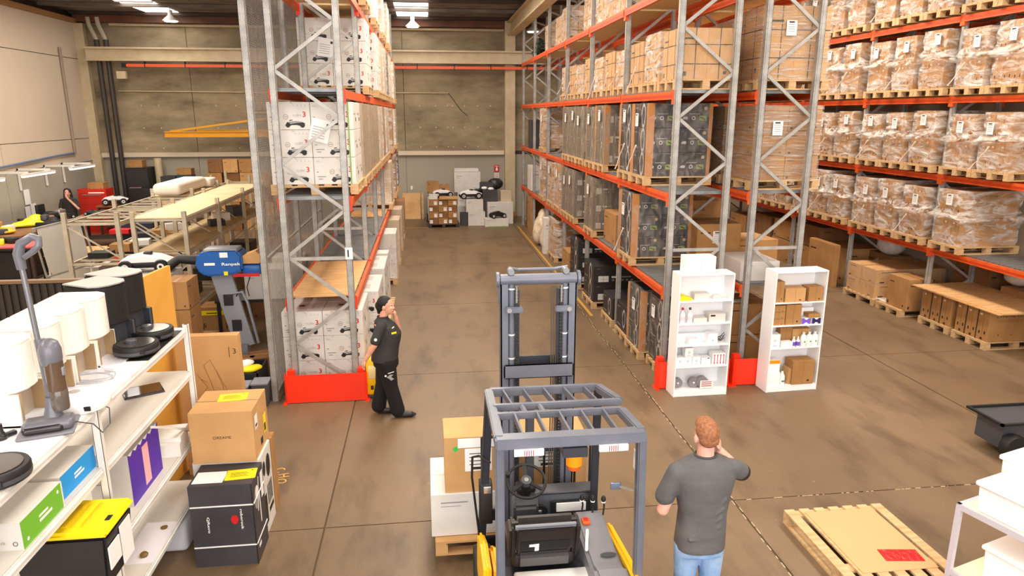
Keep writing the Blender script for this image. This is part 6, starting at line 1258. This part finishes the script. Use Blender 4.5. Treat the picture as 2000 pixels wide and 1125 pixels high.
t=thing('whiteboard','tilted grey whiteboard standing by the shelf frame post','board',(-6.5,13.3,1.2),.9); b=MB().box(-.36,.36,-.015,.015,0,.85,mat('board_white',(206,200,190),.3)); b.build('board_panel',t,(0,0,0),(0,-.12,0)); MB().box(-.44,.44,-.02,.02,-.03,0,GALV).box(-.44,.44,-.02,.02,.85,.88,GALV).box(-.44,-.42,-.02,.02,0,.85,GALV).box(.42,.44,-.02,.02,0,.85,GALV).build('board_frame',t,(0,0,0),(0,-.12,0)); MB().bar((-.35,0,0),(-.45,0,-1.2),.03,.03,WPL).bar((.35,0,0),(.4,0,-1.2),.03,.03,WPL).build('stand_leg',t)
t=thing('hand_cart','yellow handled trolley standing before the pale grey cabinet','trolley',(-5.85,11.7,0)); MB().tube([(-.3,0,.3),(-.3,0,1.25),(-.24,0,1.33),(.24,0,1.33),(.3,0,1.25),(.3,0,.3)],.03,YEL,8).build('push_handle',t,smooth=True); MB().box(-.35,.35,-.1,.7,.2,.26,YEL).build('platform',t); [MB().lathe([(0,-.02),(.09,-.02),(.09,.02),(0,.02)],(a,b_,.1),BLACK,14,'x').build('wheel',t) for a in (-.3,.3) for b_ in (0,.6)]
tag(rbox('white_tool',None,WMEL,-.3,.3,-.2,.2,0,.12,.04,3,(-5.85,12.0,.262)),'white machine cover lying on the yellow handled trolley','cover')
# dark corrugated partition
t=thing('partition','dark ribbed partition behind the white robot docks','partition',(-5.6,9.4,0)); DP=mat('partition_dark',(48,38,30),.6)
ins('panel',t,DP,(-1.9,1.7,-.01,.01,0,1.84)); [ins('rib',t,DP,(-1.88+k*.09,-1.83+k*.09,-.035,-.01,0,1.83)) for k in range(40)]; ins('top_rail',t,mat('rail_brown',(120,92,66),.5),(-1.92,1.72,-.05,.04,1.84,1.88))
ins('side_board',None,mat('kraft_board',(196,142,86),.8),(-.5,.5,-.3,.3,0,.03)); bpy.data.objects.remove(bpy.data.objects['side_board'])
carton('kraftl',.9,.8,.75,'brown carton with papers beyond the dark partition',(-9.0,14.3,.0)); tag(ins('paper_sheet',None,WHITE,(-.3,.25,-.2,.2,0,.01)),'white papers lying on the brown carton beyond the partition','paper').location=(-9.05,14.3,.753)
# trolleys with cloths
def table(label,x,y,lx,ly,h,m,rz=0,legs=True,name='workbench'):
    t=thing(name,label,'table',(x,y,0),rz); ins('tabletop',t,m,(-lx/2,lx/2,-ly/2,ly/2,h-.05,h)); [ins('leg',t,DKBR,(sx*(lx/2-.06)-.03,sx*(lx/2-.06)+.03,sy*(ly/2-.06)-.03,sy*(ly/2-.06)+.03,0,h-.05)) for sx in (-1,1) for sy in (-1,1)]; ins('lower_shelf',t,DKBR,(-lx/2+.1,lx/2-.1,-ly/2+.1,ly/2-.1,.25,.28)); return t
BT=mat('bench_wood',(150,104,66),.6,0,(120,80,50),3)
table('long wooden workbench along the cream wall, covered in parts',-10.9,20.45,1.3,3.4,.95,BT)
table('second workbench in front of the person, with robot parts',-9.75,22.65,1.6,.9,.95,BT,.1)
table('small bench in front of the tall black cabinet',-10.45,24.9,1.0,.6,.98,BT,0)
table('dark bench near the left edge topped by green and pink cloths',-9.9,17.2,2.0,1.1,1.0,BLACK,0)
tag(ins('cloth',None,mat('green_cloth',(186,186,70),.8),(-.7,.6,-.4,.4,0,.02)),'yellow green cloth over the dark bench','cloth').location=(-10.2,17.2,1.002)
tag(ins('cloth',None,mat('pink_cloth',(226,96,96),.8),(-.35,.4,-.42,.42,0,.03)),'pink cloth hanging over the edge of the dark bench','cloth').location=(-9.35,17.15,1.002)
sbox('drawer_unit','dark drawer unit under the cloth covered bench','cabinet',-9.9,17.2,0.285,1.6,.8,.62,BLACKC)
t=thing('trolley','tall dark trolley draped with an orange cloth','trolley',(-9.0,18.0,0)); MB().box(-.3,.3,-.3,.3,.95,1.0,BLACK).box(-.3,.3,-.3,.3,.4,.44,BLACK).build('trolley_shelf',t); [ins('leg',t,BLACK,(a-.02,a+.02,c-.02,c+.02,.05,1.0)) for a in (-.28,.28) for c in (-.28,.28)]; tag(ins('cloth',None,mat('orange_cloth',(238,160,90),.8),(-.3,.31,-.315,-.3,-.55,.02),(-.3,.31,-.315,.2,.0,.02)),'orange cloth draped over the tall dark trolley','cloth').location=(-9.0,18.0,1.002)
t=thing('office_chair','black office chair standing at the workbench','chair',(-9.75,19.4,0)); rbox('seat',t,BLACK,-.28,.28,-.28,.28,.5,.6,.04); rbox('backrest',t,BLACK,-.28,.28,-.34,-.26,.6,1.25,.05,3); MB().cyl((0,0,.08),(0,0,.5),.03,.03,DGREY).build('gas_column',t); [MB().bar((0,0,.1),(.3*math.cos(k*1.257),.3*math.sin(k*1.257),.05),.04,.03,BLACK).build('foot',t) for k in range(5)]
# bench clutter: countable items
R=random.Random(12)
def bodyshell(label,x,y,z,m,rz,s=1.):
    o=blob('mower_cover',[('ell',(0,0,.06*s),(.3*s,.2*s,.07*s)),('ell',(.08*s,0,.12*s),(.16*s,.13*s,.07*s)),('cap',(-.25*s,-.15*s,.05*s),(.2*s,-.17*s,.06*s),.03*s,.03*s)],m,.02,1); o.location=(x,y,z); o.rotation_euler=(0,0,rz); return tag(o,label,'cover','mower covers on the workbench')
YG=mat('lime_yellow',(226,222,40),.4)
bodyshell('large lime yellow mower cover on the workbench',-10.9,20.4,.953,YG,.6,1.3); bodyshell('second lime yellow cover leaning behind the large one',-11.1,21.1,.98,YG,1.4,1.1); bodyshell('black mower cover between the yellow ones',-10.6,20.9,.953,BLACK,.2,1.0)
bodyshell('orange yellow cover at the near end of the workbench',-10.9,19.2,.953,mat('amber',(246,186,30),.5),.3,1.0); bodyshell('black mower shell at the back of the workbench',-11.2,22.0,.953,BLACK,1.,1.1); bodyshell('grey mower shell on the second workbench',-9.9,22.5,.953,DGREY,.4,.9); bodyshell('small yellow cover at the end of the second workbench',-9.15,22.8,.953,YLAB,.4,.5)
for k in range(12):
    x=-11.35+R.uniform(0,.8); y=18.8+k*.3; m=[BLACK,DGREY,WPL,KRAFT,BLACK,SILV][k%6]
    t=tag(rbox('machine_part',None,m,-.1-.05*(k%3),.1,-.08,.08,0,.1+.05*(k%4),.02,2,(x,y,.953),(0,0,k*.7)),'%s machine part on the long workbench, %s from its near end'%({'black':'black','dark_grey':'dark grey','white_metal':'white','kraft':'brown','silver':'silver'}[m.name],ORD[k]),'part','parts on the workbench')
for k in range(5): rover('robot mower chassis without its cover on the benches, %s'%['by the person','next to the chair','by the pale part','at the bench corner','near the red cabinet'][k],[-10.2,-10.6,-9.7,-9.2,-10.9][k],[22.6,21.9,22.85,22.5,21.4][k],.953,k*.8,BLACK if k%2 else DGREY,.6)
for k in range(6):
    tag(rbox('machine_part',None,[BLACK,WPL,mat('violet',(110,100,150),.5),BLACK,YG,BLACK][k],-.16,.16,-.1,.1,0,.08+.03*(k%3),.02,2,(-10.75+.22*k,17.2+.1*(k%2),1.025),(0,0,k*.5)),'%s part on the cloth covered bench, %s from the edge'%(['black','white','violet','black','lime','black'][k],ORD[k]),'part','parts on the cloth covered bench')
t=thing('blue_bag','blue bag hanging beside the workbench at the left edge','bag',(-11.7,19.4,1.1)); o=blob('bag_body',[('ell',(0,0,.2),(.15,.22,.3)),('ell',(0,0,.0),(.17,.25,.2))],mat('bag_blue',(30,60,140),.7),.02,1,t); MB().tube([(0,-.08,.4),(0,-.06,.6),(0,.06,.6),(0,.08,.4)],.02,BLACK,6).build('bag_strap',t)
t=thing('paper_holder','white papers pinned on the wall above the workbench','paper',(-11.97,22.6,1.3)); ins('sheet',t,WHITE,(0,.01,-.15,.15,.0,.45)); ins('sheet',t,WHITE,(0,.012,.1,.4,-.35,.0)); ins('sheet',t,WHITE,(0,.012,-.2,.05,-.4,-.05))
rbox_o=rbox('black_monitor',None,BLACK,-.04,.04,-.2,.2,0,.4,.01,2,(-11.4,22.1,.953)); tag(rbox_o,'small black monitor at the back of the workbench','monitor')
t=thing('tool_cabinet','red tool cabinet with a small carton on top behind the person','cabinet',(-11.2,25.3,0)); ins('cabinet_body',t,mat('tool_red',(206,44,28),.4),(-.45,.45,-.3,.3,0,1.5)); [ins('drawer',t,mat('tool_red2',(190,36,24),.4),(-.42,.42,-.315,-.3,.1+.22*k,.28+.22*k)) for k in range(6)]; ins('handle_bar',t,SILV,(-.3,.3,-.33,-.315,1.3,1.33)); ins('lid_stripe',t,WHITE,(-.1,.4,-.318,-.31,1.36,1.4))
carton('kraft',.5,.4,.2,'small brown carton on the red tool cabinet',(-11.1,25.3,1.5))
t=thing('fridge','tall black cabinet in the back corner beside the dark downpipes','cabinet',(-10.2,26.7,0)); ins('cabinet_body',t,BLACK,(-.38,.38,-.35,.35,0,2.1)); ins('door',t,BLACKC,(-.36,.36,-.37,-.35,.1,1.38)); ins('door',t,BLACKC,(-.36,.36,-.37,-.35,1.45,2.05)); ins('handle',t,SILV,(-.3,.1,-.385,-.37,1.39,1.43))
carton('kraft',.5,.4,.25,'brown carton on the tall black cabinet',(-10.3,26.7,2.1))
t=thing('equipment_rack','black equipment rack stacked with a teal crate by the pale pipe','rack',(-8.9,26.5,0)); ins('rack_body',t,BLACK,(-.5,.5,-.4,.4,0,1.45)); [ins('rack_unit',t,BLACKC,(-.45,.45,-.42,-.4,.1+.22*k,.28+.22*k)) for k in range(6)]; ins('panel_light',t,WHITE,(.0,.2,-.425,-.42,1.36,1.4))
carton('grey',.5,.5,.35,'dark bag like box on the equipment rack',(-9.15,26.5,1.45)); sbox('crate','teal crate on the equipment rack','crate',-8.6,26.5,1.45,.5,.5,.38,mat('teal_crate',(20,70,84),.5)); carton('kraft',.5,.4,.22,'brown carton on top of the teal crate',(-8.6,26.5,1.84)); 
tag(MB().cyl((-9.65,26.9,0),(-9.65,26.9,2.4),.13,.13,STEELB,18).build('vertical_pipe',smooth=True),'pale vertical pipe between the black cabinet and the equipment rack','pipe')
for k,(dx,lx,h) in enumerate(((-.4,.7,.75),(.35,.7,.7))): pass
sbox('cabinet','dark low cabinet behind the long white roll','cabinet',-7.2,26.4,0,2.2,.6,1.2,mat('low_cabinet',(60,44,34),.5)); 
for k in range(4): carton('kraft',.42,.3,.12,'small brown box on the dark low cabinet, %s'%ORD[k],(-7.9+.45*k,26.4,1.2),0,'small boxes on the low cabinet')
# carton pile behind the short frame
R=random.Random(4); spots=[]
for r in range(5):
    for c in range(5-(r>2)-(r>3)):
        spots.append((-7.2+.53*c+R.uniform(-.03,.03),25.3+R.uniform(-.05,.05),.5*r,.48,.45,.49 if r<4 else .44))
for k,(x,y,z,lx,ly,h) in enumerate(spots): carton(['kraft','kraftd','kraftl'][k%3],lx,ly,h,'brown carton in the pile behind the short frame, %s row, %s along'%(['bottom','second','third','fourth','top'][int(z/.5+.1)],ORD[int((x+7.4)/.53)]),(x,y,z),R.uniform(-.05,.05),'carton pile behind the short shelf frame')
for k,(x,y,z,lx,ly,h) in enumerate(((-4.5,21.0,0,.8,.8,.5),(-4.5,21.0,.5,.7,.7,.35),(-3.6,20.0,0,.8,.8,.6),(-3.5,18.2,0,.9,.8,.5),(-3.4,16.0,0,.8,.9,.6),(-3.3,14.2,0,.6,.6,.45))): carton(['kraft','kraftd'][k%2],lx,ly,h,'brown floor carton between shelf frame and mesh screen, %s'%['farthest, lower','farthest, upper','second farthest','third farthest','fourth farthest','nearest'][k],(x,y,z),.05*k,'cartons by the mesh screen')
for k in range(4): sbox('black_case','black equipment case on the shelf frame lower board, %s from the near end'%ORD[k],'case',-4.62,13.4+1.5*k,.625,.5,.6,.2+.05*(k%2),BLACKC,'cases on the shelf frame')
tt_=sbox('tool_trolley','dark blue bin with red trays beside the shelf frame','bin',-7.3,18.6,0,.9,.8,1.3,mat('navy_bin',(26,34,56),.5)); [ins('red_tray',tt_,RED,(-.45,.0,-.7,-.4,.4+.35*k,.5+.35*k)) for k in range(3)]; sbox('orange_panel','orange panel standing behind the dark blue bin','panel',-6.7,19.0,0,.3,.05,1.75,mat('orange_panel',(232,150,50),.5))
# ---------------------------------------------------------------- pile at the end of the aisle
tag(MB().box(-.34,.34,-.03,.03,0,1.0,PLY).build('plywood_sheet',None,(-.62,27.1,0),(-.15,0,0)),'plywood sheet leaning on the back wall at the aisle end','board')
tag(MB().box(-.045,.045,-.03,.03,0,1.0,WOOD).build('timber',None,(-.2,27.1,0),(-.15,0,0)),'pale timber length leaning beside the plywood sheet','board')
sbox('crate','small dark crate on the floor behind the carton pile','crate',.1,26.3,0,.3,.3,.3,BLACKC)
t=thing('pallet','dark pallet under the small brown cartons at the aisle end','pallet',(.55,25.3,0)); ins('deck_board',t,DKBR,(-.55,.55,-.45,.45,.1,.13)); [ins('block',t,DKBR,(a-.06,a+.06,-.45,.45,0,.1)) for a in (-.49,0,.49)]
for r in range(4):
    for c in range(3):
        b=MB().box(-.165,.165,-.2,.2,0,.215,KRAFT if (r+c)%2 else KRAFTD); f=Face(b,(-.165,-.2,0),(1,0,0),(0,0,1)); f.rect(.02+.16*((r+c)%2),.03,.13+.16*((r+c)%2),.15,WHITE); f.line(0,.107,.33,.107,.006,DKSEAM)
        tag(b.build('carton',None,(.2+.34*c,25.05,.13+.22*r)),'small brown carton at the aisle end, %s row up, %s column'%(['first','second','third','fourth'][r],['left','middle','right'][c]),'box','small cartons on the dark pallet')
BP=[('white',1.0,26.2,0,.9,.5,.62,'low white carton behind the small cartons'),('white',1.75,25.4,0,.62,.5,.5,'white carton at the foot of the pile, right of the small cartons'),('white',1.68,25.4,.5,.62,.5,.45,'white carton second up, under the black robot mower'),('white',1.6,26.6,0,.95,.6,1.1,'large white carton carrying the tallest white one'),('white',1.5,26.6,1.1,.98,.6,.75,'tallest white carton of the aisle end pile'),('white',1.47,26.6,1.86,.9,.5,.1,'flat white lid on the tallest carton'),
('white',2.65,25.7,0,.95,.5,.8,'large printed white carton at the pile end near the column'),('white',2.45,25.0,0,.86,.4,.3,'low white carton in front with a black part on it'),('grey',2.3,25.9,.8,.55,.4,.42,'dark charcoal carton above the large printed one'),('tan',2.88,25.8,.8,.4,.4,.4,'small tan and green carton beside the charcoal one'),('grey',2.2,26.3,1.22,.5,.4,.25,'dark box under the black bag at the pile top'),('white',.35,26.0,0,.7,.6,1.0,'white carton behind the brown ones at the aisle end'),('kraft',.2,26.0,1.12,.42,.4,.42,'brown carton on top of the pile nearest the plywood'),('kraft',.62,26.0,1.05,.38,.4,.36,'second brown carton on top near the plywood'),('grey',1.28,25.4,0,.22,.5,.45,'narrow grey carton between brown and white ones')]
for kd,x,y,z,lx,ly,h,lab in BP: carton(kd,lx,ly,h,lab,(x,y,z))
sbox('board_card','flat brown card lying on the small brown cartons','board',.75,25.05,1.012,.68,.5,.06,KRAFTL); sbox('carton','small white carton on the small brown cartons','box',.2,25.05,1.012,.3,.3,.16,WCARD)
rover('white robot mower lying on the white carton near the plywood',.55,25.7,1.0,.2,WMEL,1.1); rover('black and white robot mower on the middle cartons of the pile',1.55,25.5,.95,.1,WMEL,1.25); rover('black robot chassis behind it on the pile',1.95,26.0,.95,.6,BLACK,1.2); rover('black mower part on the low white carton in front',2.5,25.0,.3,.2,BLACK,.9)
t=blob('black_bag',[('ell',(0,0,.2),(.3,.2,.22)),('ell',(-.15,0,.12),(.2,.18,.14))],M('bag_black'),.02,1); t.location=(2.55,26.3,1.2); tag(t,'black bag on top of the pile near the fire sign','bag')
for k,(x,z) in enumerate(((2.1,1.47),(2.35,1.44))): t=blob('white_part',[('ell',(0,0,.05),(.12,.08,.06))],WMEL,.02,1); t.location=(x,25.95,z-.24); tag(t,'white rounded part at the top of the pile, %s'%['nearer the tall carton','nearer the black bag'][k],'part')
tag(MB().box(-.35,.35,-.1,.1,.0,.02,GREENP).build('green_card',None,(2.5,24.75,0)),'green printed card lying before the low white carton','card')
b=MB(); b.box(.05,.6,25.1,25.13,0,.001,mat('faded_yellow_line',(190,140,50),.7)); 
tag(MB().box(-.9,.1,24.9,24.97,0,.0012,M('faded_yellow_line')).build('floor_line'),'faded yellow painted line on the floor at the aisle end','marking')
tag(MB().box(-.03,.03,-6.3,5.3,0,.0012,M('faded_yellow_line')).build('floor_line',None,(3.22,19.5,0)),'faded yellow floor line along the foot of the middle rack','marking')

R=random.Random(21)
for k in range(9):
    x=-5.75+.1*(k%3-1); y=13.1+.62*k; sbox('parts_box','%s parts box on the lower level of the slatted frame, %s from the near end'%(['black','brown','white'][k%3],ORD[k]),'box',x,y,1.452,.34,.3,.1+.04*(k%2),[BLACK,KRAFT,WPL][k%3],'parts boxes on the slatted frame',.1*k)
for k in range(7):
    x=-4.62; y=13.1+.78*k; sbox('parts_box','%s parts box on the middle board of the long frame, %s from the near end'%(['white','dark','brown','black'][k%4],ORD[k]),'box',x+.12*(k%2),y,1.642,.3,.34,.12+.05*(k%3),[WPL,DGREY,KRAFTL,BLACK][k%4],'parts boxes on the long frame',.15*k) if k>2 else None
for k in range(8):
    x=-8.6+.55*(k%4); y=21.2+1.1*(k//4); sbox('parts_box','%s box in the clutter beyond the slatted frame, %s'%(['black','brown','navy','white'][k%4],['front row first','front row second','front row third','front row fourth','back row first','back row second','back row third','back row fourth'][k]),'box',x,y,0,.45,.45,.5+.2*(k%3),[BLACK,KRAFT,mat('navy_bin',(26,34,56),.5),WPL][k%4],'boxes beyond the slatted frame',.1*k)
